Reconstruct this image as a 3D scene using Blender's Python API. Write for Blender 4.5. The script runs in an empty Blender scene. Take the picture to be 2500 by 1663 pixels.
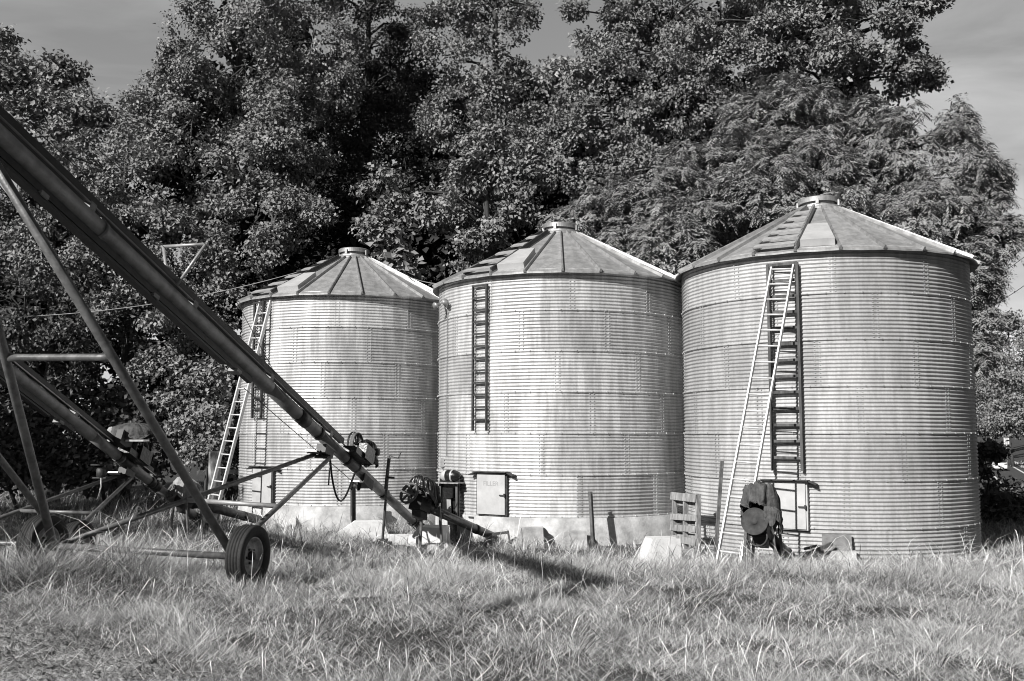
import bpy, math, random
import numpy as np
from mathutils import Vector, Matrix, noise
V = Vector
random.seed(7)
RNG = np.random.default_rng(11)
sc = bpy.context.scene
C = sc.collection
rad = math.radians

# ------------------------------------------------------------------ camera
CH = 2.2
TH = math.atan((1058 - 831.5) / 2430.0)
cd = bpy.data.cameras.new('camera'); cam = bpy.data.objects.new('camera', cd); C.objects.link(cam)
cd.lens = 35.0; cd.sensor_width = 36.0; cd.clip_end = 3000; cd.clip_start = 0.1
cam.location = (0, 0, CH); cam.rotation_euler = (math.pi / 2 + TH, 0, 0)
sc.camera = cam

def P(x, y, Y):
    """photo pixel (2500 wide) at depth Y -> world point"""
    vx = (x - 1250) / 2430.0; vy = (831.5 - y) / 2430.0
    d = V((vx, math.cos(TH) - vy * math.sin(TH), math.sin(TH) + vy * math.cos(TH)))
    d *= Y / d.y
    return V((d.x, d.y, d.z + CH))

# ------------------------------------------------------------------ ground height
def sstep(a, b, x):
    t = np.clip((x - a) / (b - a), 0, 1); return t * t * (3 - 2 * t)

def g(x, y):
    x = np.asarray(x, float); y = np.asarray(y, float)
    z = np.interp(y, [-60, 0, 7, 12, 14, 16, 17.2, 24, 60], [.6, .55, .48, .40, .28, .11, .02, .0, .0])
    z = z + .10 * sstep(-3, -6, x) * sstep(16, 12, y) * sstep(4, 9, y)
    z = z - 2.7 * sstep(8, 15, x) * sstep(20, 52, y)
    # bank to the right of the road
    line = 60 + .443 * (y - 117)
    z = z + 2.6 * sstep(1.5, 16, x - line) * sstep(60, 100, y)
    z = z + .16 * np.exp(-((x + 5.1) / 1.0) ** 2 - ((y - 11.75) / .55) ** 2)
    z = z + .035 * np.sin(x * 1.7 + .4 * y) * np.sin(y * 1.3 - .5 * x) * sstep(60, 20, y)
    z = z + .02 * np.sin(x * 4.1 + 1.3 * y) * np.sin(y * 3.7) * sstep(60, 20, y)
    return z

def gz(x, y):
    return float(g(x, y))

# ------------------------------------------------------------------ materials
MATS = {}
def mat(name, v, rough=.6, metal=0., nz=0., scale=6., bump=0., bscale=60., spec=.5, stretch=None, dark=None, lo=.35, hi=.65, tint=None, transl=0.):
    if name in MATS: return MATS[name]
    m = bpy.data.materials.new(name); m.use_nodes = True
    nt = m.node_tree; N = nt.nodes; L = nt.links
    b = N['Principled BSDF']
    b.inputs['Base Color'].default_value = (v, v, v, 1)
    b.inputs['Roughness'].default_value = rough; b.inputs['Metallic'].default_value = metal
    b.inputs['Specular IOR Level'].default_value = spec
    tc = N.new('ShaderNodeTexCoord')
    src = tc.outputs['Object']
    if stretch:
        mp = N.new('ShaderNodeMapping'); mp.inputs['Scale'].default_value = stretch
        L.new(src, mp.inputs[0]); src = mp.outputs[0]
    val = None
    if nz > 0:
        n = N.new('ShaderNodeTexNoise'); n.inputs['Scale'].default_value = scale; n.inputs['Detail'].default_value = 6
        n.inputs['Roughness'].default_value = .62
        L.new(src, n.inputs['Vector'])
        r = N.new('ShaderNodeMapRange'); r.inputs[1].default_value = lo; r.inputs[2].default_value = hi
        d = v * (1 - nz) if dark is None else dark
        r.inputs[3].default_value = d; r.inputs[4].default_value = v + (v * nz * .5)
        L.new(n.outputs['Fac'], r.inputs[0]); val = r.outputs[0]
    if tint:
        a = N.new('ShaderNodeAttribute'); a.attribute_name = 'tint'
        r = N.new('ShaderNodeMapRange'); r.inputs[3].default_value = tint[0]; r.inputs[4].default_value = tint[1]
        L.new(a.outputs['Fac'], r.inputs[0]); val = r.outputs[0]
    if val is not None:
        cmb = N.new('ShaderNodeCombineColor')
        for i in range(3): L.new(val, cmb.inputs[i])
        L.new(cmb.outputs[0], b.inputs['Base Color'])
    if bump > 0:
        n2 = N.new('ShaderNodeTexNoise'); n2.inputs['Scale'].default_value = bscale; n2.inputs['Detail'].default_value = 5
        L.new(src, n2.inputs['Vector'])
        bp = N.new('ShaderNodeBump'); bp.inputs['Strength'].default_value = bump; bp.inputs['Distance'].default_value = .02
        L.new(n2.outputs['Fac'], bp.inputs['Height']); L.new(bp.outputs[0], b.inputs['Normal'])
    if transl > 0:
        t = N.new('ShaderNodeBsdfTranslucent')
        if val is not None: L.new(cmb.outputs[0], t.inputs['Color'])
        else: t.inputs['Color'].default_value = (v, v, v, 1)
        mx = N.new('ShaderNodeMixShader'); mx.inputs[0].default_value = transl
        out = N['Material Output']
        L.new(b.outputs[0], mx.inputs[1]); L.new(t.outputs[0], mx.inputs[2]); L.new(mx.outputs[0], out.inputs['Surface'])
    MATS[name] = m
    return m

def galv(name, base, metal, rough, stain):
    """galvanised sheet: spangle, vertical water streaks, blotches of oxide"""
    m = bpy.data.materials.new(name); m.use_nodes = True
    nt = m.node_tree; N = nt.nodes; L = nt.links; b = N['Principled BSDF']
    tc = N.new('ShaderNodeTexCoord')
    def noise_(scale, stretch, det=5, rg=.6):
        mp = N.new('ShaderNodeMapping'); mp.inputs['Scale'].default_value = stretch
        L.new(tc.outputs['Object'], mp.inputs[0])
        n = N.new('ShaderNodeTexNoise'); n.inputs['Scale'].default_value = scale; n.inputs['Detail'].default_value = det; n.inputs['Roughness'].default_value = rg
        L.new(mp.outputs[0], n.inputs['Vector']); return n.outputs['Fac']
    def rng_(x, a, b_, c, d):
        r = N.new('ShaderNodeMapRange'); r.inputs[1].default_value = a; r.inputs[2].default_value = b_; r.inputs[3].default_value = c; r.inputs[4].default_value = d
        L.new(x, r.inputs[0]); return r.outputs[0]
    def mul(a, b_):
        k = N.new('ShaderNodeMath'); k.operation = 'MULTIPLY'; L.new(a, k.inputs[0]); L.new(b_, k.inputs[1]); return k.outputs[0]
    streak = noise_(6.5, (1, 1, .11)); blot = noise_(1.5, (1, 1, .45)); fine = noise_(26, (1, 1, .35))
    v = mul(mul(rng_(streak, .40, .58, 1 - stain * .8, 1.0), rng_(blot, .35, .65, 1 - stain * .7, 1.05)), rng_(fine, .3, .7, .86, 1.08))
    if 'roof' not in name:
        sa = N.new('ShaderNodeAttribute'); sa.attribute_name = 'sheet'; v = mul(v, sa.outputs['Fac'])
    kk = N.new('ShaderNodeMath'); kk.operation = 'MULTIPLY'; kk.inputs[1].default_value = base; L.new(v, kk.inputs[0])
    cmb = N.new('ShaderNodeCombineColor')
    for i in range(3): L.new(kk.outputs[0], cmb.inputs[i])
    L.new(cmb.outputs[0], b.inputs['Base Color'])
    b.inputs['Metallic'].default_value = metal
    L.new(rng_(blot, .3, .7, rough + .10, rough - .06), b.inputs['Roughness'])
    bp = N.new('ShaderNodeBump'); bp.inputs['Strength'].default_value = .12; bp.inputs['Distance'].default_value = .01
    L.new(noise_(5, (1, 1, .5)), bp.inputs['Height']); L.new(bp.outputs[0], b.inputs['Normal'])
    return m

M_BIN = [galv('galvanised_bright', .74, .26, .44, .36), galv('galvanised_mid', .74, .26, .44, .34), galv('galvanised_dull', .54, .14, .54, .24)]
M_ROOF = galv('galvanised_roof', .46, .3, .52, .32)
M_CAP = mat('cap_steel', .40, .5, .5, .35, 7)
M_CONC = mat('concrete', .52, .9, 0, .4, 3.2, .5, 30)
M_WHITE = mat('white_concrete', .74, .85, 0, .18, 6, .3, 30)
M_DOOR = mat('painted_sheet', .56, .55, .2, .16, 3.5)
M_IRON = mat('dark_iron', .07, .6, .3, .5, 12)
M_OLDWOOD = mat('old_wood', .11, .8, 0, .6, 10, .4, 40, stretch=(1, 1, .2))
M_GREYWOOD = mat('weathered_wood', .33, .85, 0, .5, 14, .6, 50, stretch=(1, 1, .15))
M_ALU = mat('aluminium', .74, .42, .2, .12, 20)
M_AUG = mat('auger_paint', .21, .46, .15, .5, 5, .15, 30, lo=.3, hi=.7)
M_AUGPIPE = mat('auger_pipe_paint', .16, .45, .2, .45, 8, .1, 40)
M_AUGDARK = mat('auger_dark_paint', .026, .5, .1, .4, 8)
M_GALVPIPE = mat('galvanised_pipe', .42, .5, .4, .3, 9)
M_RUB = mat('tyre_rubber', .022, .75, 0, .4, 20, .3, 80)
M_RIM = mat('rim_paint', .42, .5, .25, .5, 9)
M_BLK = mat('black_plastic_sheet', .015, .32, 0, .3, 12, .4, 18)
M_TARP = mat('canvas_tarp', .085, .75, 0, .5, 10, .6, 26)
M_CANVAS = mat('pale_canvas', .34, .85, 0, .35, 7, .7, 18)
M_PULLEY = mat('cast_pulley', .17, .75, .2, .4, 14, spec=.2)
M_DISC = mat('painted_disc', .075, .85, 0, .35, 10, spec=.15)
M_BELT = mat('rubber_belt', .02, .6)
M_LTSTEEL = mat('light_steel', .62, .4, .4, .2, 10)
M_SOIL = mat('soil', .10, .95, 0, .55, 9, .9, 30)
M_ASPH = mat('asphalt', .06, .9, 0, .3, 3)
M_PAINTW = mat('road_paint', .75, .7)
M_BARK = mat('bark', .075, .9, 0, .5, 8, .8, 20, stretch=(1, 1, .25))
M_PALEBARK = mat('pale_bark', .17, .9, 0, .4, 8, .6, 20, stretch=(1, 1, .3))
M_WIRE = mat('wire', .25, .6, .3)
M_CARW = mat('white_car_paint', .80, .25, 0, spec=.6)
M_CARG = mat('car_glass', .02, .08, 0)
M_BLACKP = mat('black_print', .02, .6)
M_FADED = mat('faded_print', .36, .7)
M_LAMP = mat('tail_lamp', .12, .3)

# ------------------------------------------------------------------ mesh builder
class MB:
    def __init__(s): s.v = []; s.f = []; s.sm = []
    def raw(s, vs, fs, smooth=False):
        o = len(s.v); s.v += [tuple(p) for p in vs]
        s.f += [tuple(i + o for i in f) for f in fs]; s.sm += [smooth] * len(fs); return s
    def box(s, c, hx, hy, hz):
        """oriented box: centre and three half-extent vectors"""
        c = V(c); hx = V(hx); hy = V(hy); hz = V(hz)
        if hx.cross(hy).dot(hz) < 0: hx = -hx
        vs = [c + a * hx + b * hy + d * hz for d in (-1, 1) for b in (-1, 1) for a in (-1, 1)]
        return s.raw(vs, [(0, 2, 3, 1), (4, 5, 7, 6), (0, 1, 5, 4), (2, 6, 7, 3), (0, 4, 6, 2), (1, 3, 7, 5)])
    def abox(s, x0, x1, y0, y1, z0, z1):
        return s.box(((x0 + x1) / 2, (y0 + y1) / 2, (z0 + z1) / 2), ((x1 - x0) / 2, 0, 0), (0, (y1 - y0) / 2, 0), (0, 0, (z1 - z0) / 2))
    def beam(s, p, q, w, h, side):
        """box from p to q; w across 'side', h along the other normal"""
        p = V(p); q = V(q); d = (q - p); a = V(side) - d * (V(side).dot(d) / d.length_squared); a.normalize()
        b = d.cross(a).normalized()
        return s.box((p + q) / 2, d / 2, a * (w / 2), b * (h / 2))
    def tube(s, pts, r, n=10, cap=True):
        pts = [V(p) for p in pts]; rs = r if isinstance(r, (list, tuple)) else [r] * len(pts)
        d0 = (pts[1] - pts[0]).normalized(); u = d0.orthogonal().normalized()
        vs = []
        for i, p in enumerate(pts):
            if i == 0: d = pts[1] - pts[0]
            elif i == len(pts) - 1: d = pts[-1] - pts[-2]
            else: d = (pts[i + 1] - pts[i]).normalized() + (pts[i] - pts[i - 1]).normalized()
            d.normalize(); u = (u - d * u.dot(d)).normalized(); w = d.cross(u)
            for k in range(n):
                a = 2 * math.pi * k / n; vs.append(p + (u * math.cos(a) + w * math.sin(a)) * rs[i])
        fs = []
        for i in range(len(pts) - 1):
            for k in range(n):
                k2 = (k + 1) % n; fs.append((i * n + k, i * n + k2, (i + 1) * n + k2, (i + 1) * n + k))
        s.raw(vs, fs, True)
        if cap:
            o = len(s.v) - len(vs)
            s.f.append(tuple(o + k for k in reversed(range(n)))); s.f.append(tuple(o + (len(pts) - 1) * n + k for k in range(n))); s.sm += [False, False]
        return s
    def lathe(s, prof, c, axis, n=32, smooth=True, a0=0, a1=2 * math.pi):
        """profile of (radius, height along axis)"""
        c = V(c); ax = V(axis).normalized()
        u = V((0, 0, 1)).cross(ax)
        u = u.normalized() if u.length > 1e-4 else V((1, 0, 0))
        w = ax.cross(u)
        full = abs(a1 - a0 - 2 * math.pi) < 1e-6
        m = n if full else n + 1
        vs = []
        for r, h in prof:
            for k in range(m):
                a = a0 + (a1 - a0) * k / n; vs.append(c + ax * h + (u * math.cos(a) + w * math.sin(a)) * r)
        fs = []
        for i in range(len(prof) - 1):
            for k in range(n):
                k2 = (k + 1) % m
                fs.append((i * m + k, i * m + k2, (i + 1) * m + k2, (i + 1) * m + k))
        return s.raw(vs, fs, smooth)
    def lump(s, c, rx, ry, rz, amp=.2, freq=2.2, seed=0, ax=None, sub=4, flat=None):
        """wrinkled draped bundle: subdivided sphere pushed by ridged noise"""
        import bmesh
        bm = bmesh.new(); bmesh.ops.create_icosphere(bm, subdivisions=sub, radius=1)
        M = ax if ax else Matrix.Identity(3)
        vs = []
        for v in bm.verts:
            p = v.co.copy(); q = p * freq + V((seed * 7.3, seed * 3.1, seed * 1.7))
            n1 = noise.noise(q); n2 = 1 - abs(noise.noise(q * 2.3)) * 2; n3 = 1 - abs(noise.noise(q * V((5, 5, 2.2)))) * 2 if False else 1 - abs(noise.noise(V((q.x * 5, q.y * 5, q.z * 2.2)))) * 2
            k = 1 + amp * (n1 + .4 * n2 + .22 * n3)
            p = V((p.x * rx, p.y * ry, p.z * rz)) * k
            if flat is not None and p.z < flat: p.z = flat + (p.z - flat) * .25
            vs.append(V(c) + M @ p)
        fs = [tuple(v.index for v in f.verts) for f in bm.faces]
        bm.free(); return s.raw(vs, fs, True)
    def drape(s, c, rx, ry, h, hang, seed=0, X=(1, 0, 0), Y=(0, 1, 0), p=2.6, fold=.13, rough=.10, open_at=None):
        """sheet thrown over something: lumpy top, hanging skirt with vertical folds and an uneven hem"""
        c = V(c); X = V(X).normalized(); Y = V(Y).normalized(); nth, nt = 96, 30
        vs = []; fs = []
        for j in range(nt + 1):
            t = j / nt
            for k in range(nth):
                a = 2 * math.pi * k / nth; ca, sa = math.cos(a), math.sin(a)
                rs = (abs(ca) ** p + abs(sa) ** p) ** (-1 / p)
                if t < .5:
                    f = t / .5 * math.pi / 2; r = math.sin(f) ** .85; z = h * math.cos(f) ** .8; am = .25 + .75 * r
                else:
                    f = (t - .5) / .5; hg = hang * max(.12, .62 + .75 * noise.noise(V((ca * 1.3 + seed, sa * 1.3, seed * 2.1))) )
                    if open_at is not None:
                        dd = math.atan2(math.sin(a - open_at[0]), math.cos(a - open_at[0])); hg *= 1 - .92 * math.exp(-(dd / open_at[1]) ** 2)
                    r = 1 + .05 * f; z = -hg * f; am = 1 + .6 * f
                fo = 1 - 2 * abs(noise.noise(V((ca * 3.2 + seed * 5, sa * 3.2, t * 1.1 + seed))))
                fi = 1 - 2 * abs(noise.noise(V((ca * 8 + seed, sa * 8, t * 3.5))))
                lu = noise.noise(V((ca * r * 2 + seed * 3, sa * r * 2, 2.0)))
                k2 = 1 + am * (fold * (fo - .4) + fold * .40 * (fi - .4)) * r
                z += h * rough * (3.0 * lu * (1 - .5 * t) + 1.4 * (fo - .4) + .9 * (fi - .4)) * (1 if t < .5 else 1 - f * .5)
                vs.append(c + X * (rx * rs * r * ca * k2) + Y * (ry * rs * r * sa * k2) + V((0, 0, z)))
        for j in range(nt):
            for k in range(nth):
                k3 = (k + 1) % nth; fs.append((j * nth + k, j * nth + k3, (j + 1) * nth + k3, (j + 1) * nth + k))
        return s.raw(vs, fs, True)
    def build(s, name, m, parent=None):
        me = bpy.data.meshes.new(name)
        L = V((0, 0, 0))
        if parent is not None:
            q = parent
            while q.parent: q = q.parent
            L = q.location
        me.from_pydata([(a - L.x, b - L.y, c - L.z) for a, b, c in s.v], [], s.f)
        me.polygons.foreach_set('use_smooth', s.sm); me.materials.append(m); me.update()
        o = bpy.data.objects.new(name, me); C.objects.link(o)
        if parent is not None: o.parent = parent
        return o

def thing(name, label, cat, loc=(0, 0, 0), group=None):
    o = bpy.data.objects.new(name, None); C.objects.link(o); o.location = loc; o.empty_display_size = .2
    o['label'] = label; o['category'] = cat
    if group: o['group'] = group
    return o
def tag(o, label=None, cat=None, group=None, kind=None):
    if label: o['label'] = label
    if cat: o['category'] = cat
    if group: o['group'] = group
    if kind: o['kind'] = kind
    return o
def rebase(o):
    """put a single-mesh thing's origin at the foot of its mesh"""
    vs = [v.co for v in o.data.vertices]
    c = V((sum(v.x for v in vs) / len(vs), sum(v.y for v in vs) / len(vs), min(v.z for v in vs)))
    o.data.transform(Matrix.Translation(-c)); o.location = c
    return o

def text_mb(txt, size, origin, right, up, depth=.002):
    """letters as a thin solid standing on a surface"""
    cu = bpy.data.curves.new('lettering', 'FONT'); cu.body = txt; cu.size = size; cu.align_x = 'CENTER'; cu.align_y = 'CENTER'; cu.extrude = depth; cu.resolution_u = 3
    ob = bpy.data.objects.new('lettering', cu); C.objects.link(ob)
    me = bpy.data.meshes.new_from_object(ob)
    right = V(right).normalized(); up = V(up).normalized(); nn = right.cross(up)
    mb = MB(); mb.raw([V(origin) + right * v.co.x + up * v.co.y + nn * v.co.z for v in me.vertices], [tuple(p.vertices) for p in me.polygons])
    bpy.data.objects.remove(ob); bpy.data.curves.remove(cu); bpy.data.meshes.remove(me)
    return mb

# ------------------------------------------------------------------ fast numpy meshes
def np_mesh(name, verts, loops, starts, totals, m, parent=None, tint=None, smooth=False, loc=None):
    me = bpy.data.meshes.new(name)
    me.vertices.add(len(verts)); me.vertices.foreach_set('co', np.ascontiguousarray(verts, np.float32).ravel())
    me.loops.add(len(loops)); me.loops.foreach_set('vertex_index', loops.astype(np.int32))
    me.polygons.add(len(starts)); me.polygons.foreach_set('loop_start', starts.astype(np.int32))
    try: me.polygons.foreach_set('loop_total', totals.astype(np.int32))
    except Exception: pass
    if smooth: me.polygons.foreach_set('use_smooth', np.ones(len(starts), bool))
    if tint is not None:
        a = me.attributes.new('tint', 'FLOAT', 'FACE'); a.data.foreach_set('value', tint.astype(np.float32))
    me.update(calc_edges=True); me.materials.append(m)
    o = bpy.data.objects.new(name, me); C.objects.link(o)
    if parent is not None: o.parent = parent
    return o

def unit(a):
    return a / np.maximum(np.linalg.norm(a, axis=-1, keepdims=True), 1e-9)

def leaf_geom(c, ax, nr, ln, wd, fold=.25):
    """kite-shaped leaves folded along the midrib"""
    ax = unit(ax); nr = unit(nr - ax * np.sum(nr * ax, -1, keepdims=True)); sd = np.cross(nr, ax)
    ln = ln[:, None]; wd = wd[:, None]
    v = np.stack([c, c + ax * ln * .45 + sd * wd * .5 + nr * wd * fold, c + ax * ln, c + ax * ln * .45 - sd * wd * .5 + nr * wd * fold], 1)
    return v.reshape(-1, 3)

NLEAF = [0]
def leaf_obj(name, v, tint, m, parent):
    n = len(v) // 4; NLEAF[0] += n
    i = np.arange(n)[:, None] * 4
    loops = np.concatenate([i, i + 1, i + 2, i, i + 2, i + 3], 1).ravel()
    starts = np.arange(2 * n) * 3; totals = np.full(2 * n, 3)
    q = parent
    L = np.array(q.location) if q is not None else np.zeros(3)
    return np_mesh(name, v - L, loops, starts, totals, m, parent, np.repeat(tint, 2))

# ------------------------------------------------------------------ grain bins
R = 2.743
RING = .813
Z0 = .574
SEAM = [Z0 + RING * k for k in range(7)]          # 0.574 .. 5.452
BIN1 = V((-4.09, 25.45, 0)); BIN2 = V((1.10, 22.32, 0)); BIN3 = V((6.22, 19.88, 0))

def azv(a):
    """outward direction, azimuth in degrees: 0 faces the camera side (-Y), negative is to the left"""
    return V((math.sin(rad(a)), -math.cos(rad(a)), 0))

def corrugated(mb, c, z0, z1, n=192, per=8, amp=.0110, pitch=.06775, ph=0):
    rows = int(round((z1 - z0) / pitch * per))
    i = np.arange(rows + 1); z = z0 + (z1 - z0) * i / rows
    r = R + amp * np.cos(2 * np.pi * (z - z0) / pitch + ph)
    a = np.arange(n) * 2 * np.pi / n
    # slightly out of true, as old sheets are
    wob = .006 * np.sin(a * 3 + c.x) + .004 * np.sin(a * 7 + 2 * c.x)
    rr = r[:, None] + wob[None, :] + .004 * np.sin(a[None, :] * 16 + z[:, None] * 1.1)
    v = np.stack([c.x + rr * np.cos(a), c.y + rr * np.sin(a), np.repeat(z[:, None], n, 1)], -1).reshape(-1, 3)
    k = np.arange(n); k2 = (k + 1) % n
    f = []
    for j in range(rows):
        f += list(zip((j * n + k).tolist(), (j * n + k2).tolist(), ((j + 1) * n + k2).tolist(), ((j + 1) * n + k).tolist()))
    mb.raw(v.tolist(), f, True)

def on_wall(c, a, r, z):
    return c + azv(a) * r + V((0, 0, z))

def make_bin(c, m, label, ring_below, lad_az, lad_w, lad_z, lad_n, lad_mat, door_az, door_w, rib0, roof_lad, seed, writing=None, open_cover=False):
    rnd = random.Random(seed)
    t = thing('grain_bin', label, 'grain bin', (c.x, c.y, 0), 'corrugated grain bins')
    zb = SEAM[0] - (RING if ring_below else 0)
    w = MB()
    corrugated(w, c, zb, SEAM[-1])
    # lap lip and bolt heads along every ring seam, staggered double rows of bolts down the sheet laps
    seams = ([zb] if ring_below else []) + SEAM
    for zz in (SEAM if ring_below else SEAM):
        w.lathe([(R + .004, .014), (R + .016, .012), (R + .016, -.012), (R + .004, -.016)], c + V((0, 0, zz)), (0, 0, 1), 128)
    def bolt(a, z, s=.012, d=.018):
        n = azv(a); p = on_wall(c, a, R + .012, z); tn = V((-n.y, n.x, 0))
        w.box(p, n * d, tn * s, V((0, 0, s)))
    for zz in SEAM[:-1]:
        for k in range(56):
            bolt(-170 + k * 360 / 56, zz + .004)
    for k, zz in enumerate(seams[:-1]):
        off = (k % 2) * 18 + 4
        for q in range(10):
            a = off + q * 36 + rnd.uniform(-.4, .4) + k * 3.1
            if abs((a + 180) % 360 - 180) > 110: continue
            for j in range(12):
                for da in (-.9, .9):
                    bolt(a + da, zz + .034 + j * .0677, .009, .006)
            n = azv(a); tn = V((-n.y, n.x, 0))
    wo = w.build('wall', m, t)
    per_, n_ = 8, 192; rows_ = int(round((SEAM[-1] - zb) / .06775 * per_))
    tone = np.ones(len(w.f), np.float32); rg_ = np.random.default_rng(seed * 17)
    rr_ = (np.arange(rows_) / rows_ * (len(seams) - 1)).astype(int)
    aa_ = ((np.arange(n_) + .5) / n_ * 360 + 90) % 360            # mesh angle to azimuth
    tab = rg_.uniform(.80, 1.08, (len(seams), 11))
    for j in range(rows_):
        k = rr_[j]; q = (((aa_ - ((k % 2) * 18 + 4 + k * 3.1)) % 360) / 36).astype(int); tone[j * n_:(j + 1) * n_] = tab[k, q]
    at = wo.data.attributes.new('sheet', 'FLOAT', 'FACE'); at.data.foreach_set('value', tone)
    # foundation
    f = MB()
    if ring_below:
        f.lathe([(R + .10, -.3), (R + .10, .02), (0, .05)], c, (0, 0, 1), 96, False)
    else:
        f.lathe([(R + .05, -.3), (R + .045, Z0 - .02), (R - .02, Z0 - .012)], c, (0, 0, 1), 96, True)
    f.build('foundation', M_CONC, t)
    # roof: 24 flat panels, raised ribs
    re, ze, rc, zc = R + .145, 5.40, .40, 6.69
    N = 24
    rf = MB()
    def rp(a, k, h=0.):
        r = re + (rc - re) * k; z = ze + (zc - ze) * k + h; n = azv(a); return V((c.x + n.x * r, c.y + n.y * r, z))
    vs = []; fs = []
    for i in range(N):
        a0 = rib0 + i * 15; a1 = a0 + 15
        o = len(vs)
        sag = rnd.uniform(-.006, .006)
        am = (a0 + a1) / 2
        vs += [rp(a0, 0), rp(am, 0, -.012 + sag), rp(a1, 0), rp(a1, 1), rp(am, 1), rp(a0, 1)]
        vs += [rp(a0, .5), rp(am, .5, .006 + sag), rp(a1, .5)]
        fs += [(o, o + 1, o + 7, o + 6), (o + 1, o + 2, o + 8, o + 7), (o + 6, o + 7, o + 4, o + 5), (o + 7, o + 8, o + 3, o + 4)]
        b = len(vs)
        vs += [rp(a0, 0, -.035), rp(am, 0, -.045), rp(a1, 0, -.035), rp(a1, .12, -.03), rp(am, .12, -.03), rp(a0, .12, -.03)]
        fs += [(b, b + 1, o + 1, o), (b + 1, b + 2, o + 2, o + 1), (b, b + 5, b + 4, b + 1), (b + 1, b + 4, b + 3, b + 2)]
    rf.raw(vs, fs)
    rf.build('roof', M_ROOF, t)
    rb = MB()
    for i in range(N):
        a = rib0 + i * 15; n = azv(a); tn = V((-n.y, n.x, 0))
        p0 = rp(a, -.008); p1 = rp(a, .97); d = (p1 - p0).normalized(); up = tn.cross(d); up = up if up.z > 0 else -up
        hw0, hw1, h = .030, .018, .055
        q = []
        for p, hw in ((p0, hw0), (p1, hw1)):
            q += [p - tn * hw - up * .01, p - tn * hw * .45 + up * h, p + tn * hw * .45 + up * h, p + tn * hw - up * .01]
        rb.raw(q, [(0, 1, 5, 4), (1, 2, 6, 5), (2, 3, 7, 6), (0, 3, 2, 1), (4, 5, 6, 7)])
    rb.build('roof_ribs', M_CAP, t)
    # cap: flared collar, neck, lid
    cc = c + V((0, 0, zc))
    cp = MB()
    cp.lathe([(.49, -.07), (.50, -.04), (.50, -.01), (.44, .025), (.43, .06), (.34, .07), (.33, .16)], cc, (0, 0, 1), 48, False)
    cap = cp.build('roof_cap', M_CAP if seed != 3 else M_GALVPIPE, t)
    tilt = V((rnd.uniform(-.05, .05), rnd.uniform(-.03, .03), 1))
    ld = MB()
    ld.lathe([(.385, .125), (.395, .13), (.395, .22), (.375, .235), (0, .255)], cc, tilt, 48, False)
    ld.lathe([(.385, .125), (.36, .13), (.36, .2)], cc, tilt, 48, False)
    for aa in (-20, 60, 160, 250):
        n = azv(aa); ld.box(cc + n * .405 + V((0, 0, .13)), n * .018, V((-n.y, n.x, 0)) * .03, V((0, 0, .06)))
    ld.build('cap_lid', M_CAP if seed != 3 else M_GALVPIPE, cap)
    # roof ladder between two ribs
    a0, a1, ks = roof_lad
    lr = MB()
    for a in (a0, a1):
        lr.beam(rp(a, .01, .075), rp(a, .93, .075), .04, .09, V((-azv(a).y, azv(a).x, 0)))
    lro = lr.build('roof_ladder', M_IRON if seed != 3 else M_CAP, t)
    for k in ks:
        p = rp(a0, k, .125); q = rp(a1, k, .125); lr = MB(); lr.beam(p + (q - p) * .0, q - (q - p) * .0, .15, .03, (rp(a0, k + .1) - rp(a0, k)))
        lr.build('roof_ladder_rung', M_LTSTEEL, lro)
    # roof hatch in the panel next to the ladder
    h0 = a1 + 1.3; h1 = a1 + 13.7
    hb = MB()
    P8 = [rp(h0, .07, .0), rp(h1, .07, .0), rp(h1 - .9, .42, .0), rp(h0 + .9, .42, .0)]
    up = V((0, 0, 1)) * .9 + azv((h0 + h1) / 2) * .42; up.normalize()
    top = [p + up * .13 for p in P8]
    hb.raw(P8 + top, [(4, 5, 6, 7), (0, 1, 5, 4), (1, 2, 6, 5), (2, 3, 7, 6), (3, 0, 4, 7)])
    hb.build('roof_hatch', M_DOOR, t)
    # fixed wall ladder
    n = azv(lad_az); tn = V((-n.y, n.x, 0))
    if tn.x < 0: tn = -tn
    fl = MB(); ctr = on_wall(c, lad_az, R + .075, 0)
    lad = None
    for s in (-1, 1):
        rl = MB(); p = ctr + tn * s * lad_w / 2
        rl.beam(p + V((0, 0, lad_z[0])), p + V((0, 0, lad_z[1])), (.034 if seed == 2 else .055) if lad_mat is M_IRON else .045, .05, tn)
        for q in range(3):
            zz = lad_z[0] + .3 + q * (lad_z[1] - lad_z[0] - .6) / 2
            rl.beam(p + V((0, 0, zz)) - n * .02, p + V((0, 0, zz)) - n * .10, .03, .03, tn)
        o = rl.build('ladder_rail', lad_mat, t) if lad is None else rl.build('ladder_rail', lad_mat, t)
    for k in range(lad_n):
        zz = lad_z[1] - .02 - k * (lad_z[1] - lad_z[0] - .25) / (lad_n - 1)
        rg = MB(); zz2 = zz + (rnd.uniform(-.012, .012) if lad_mat is M_OLDWOOD else 0)
        rg.beam(ctr - tn * lad_w / 2 + V((0, 0, zz)), ctr + tn * lad_w / 2 + V((0, 0, zz2)), .034 if lad_mat is M_IRON else .048, .036, V((0, 0, 1)))
        rg.build('ladder_rung', lad_mat, t)
    # access door with drip strip
    n = azv(door_az); tn = V((-n.y, n.x, 0))
    if tn.x < 0: tn = -tn
    zd0 = SEAM[0] + .03 if not ring_below else SEAM[0] - .015; zd1 = zd0 + .80
    dc = on_wall(c, door_az, R + .045, (zd0 + zd1) / 2)
    d = MB(); d.box(dc - n * .035, n * .055, tn * (door_w / 2 + .03), V((0, 0, (zd1 - zd0) / 2 + .02)))
    d.build('door_frame', M_IRON if not ring_below else M_DOOR, t)
    d = MB(); d.box(dc + n * .034, n * .012, tn * door_w / 2, V((0, 0, (zd1 - zd0) / 2)))
    dr = d.build('door', M_DOOR, t)
    hd = MB(); hp = dc + n * .06 + tn * (door_w / 2 - .06) + V((0, 0, -.02))
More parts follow.
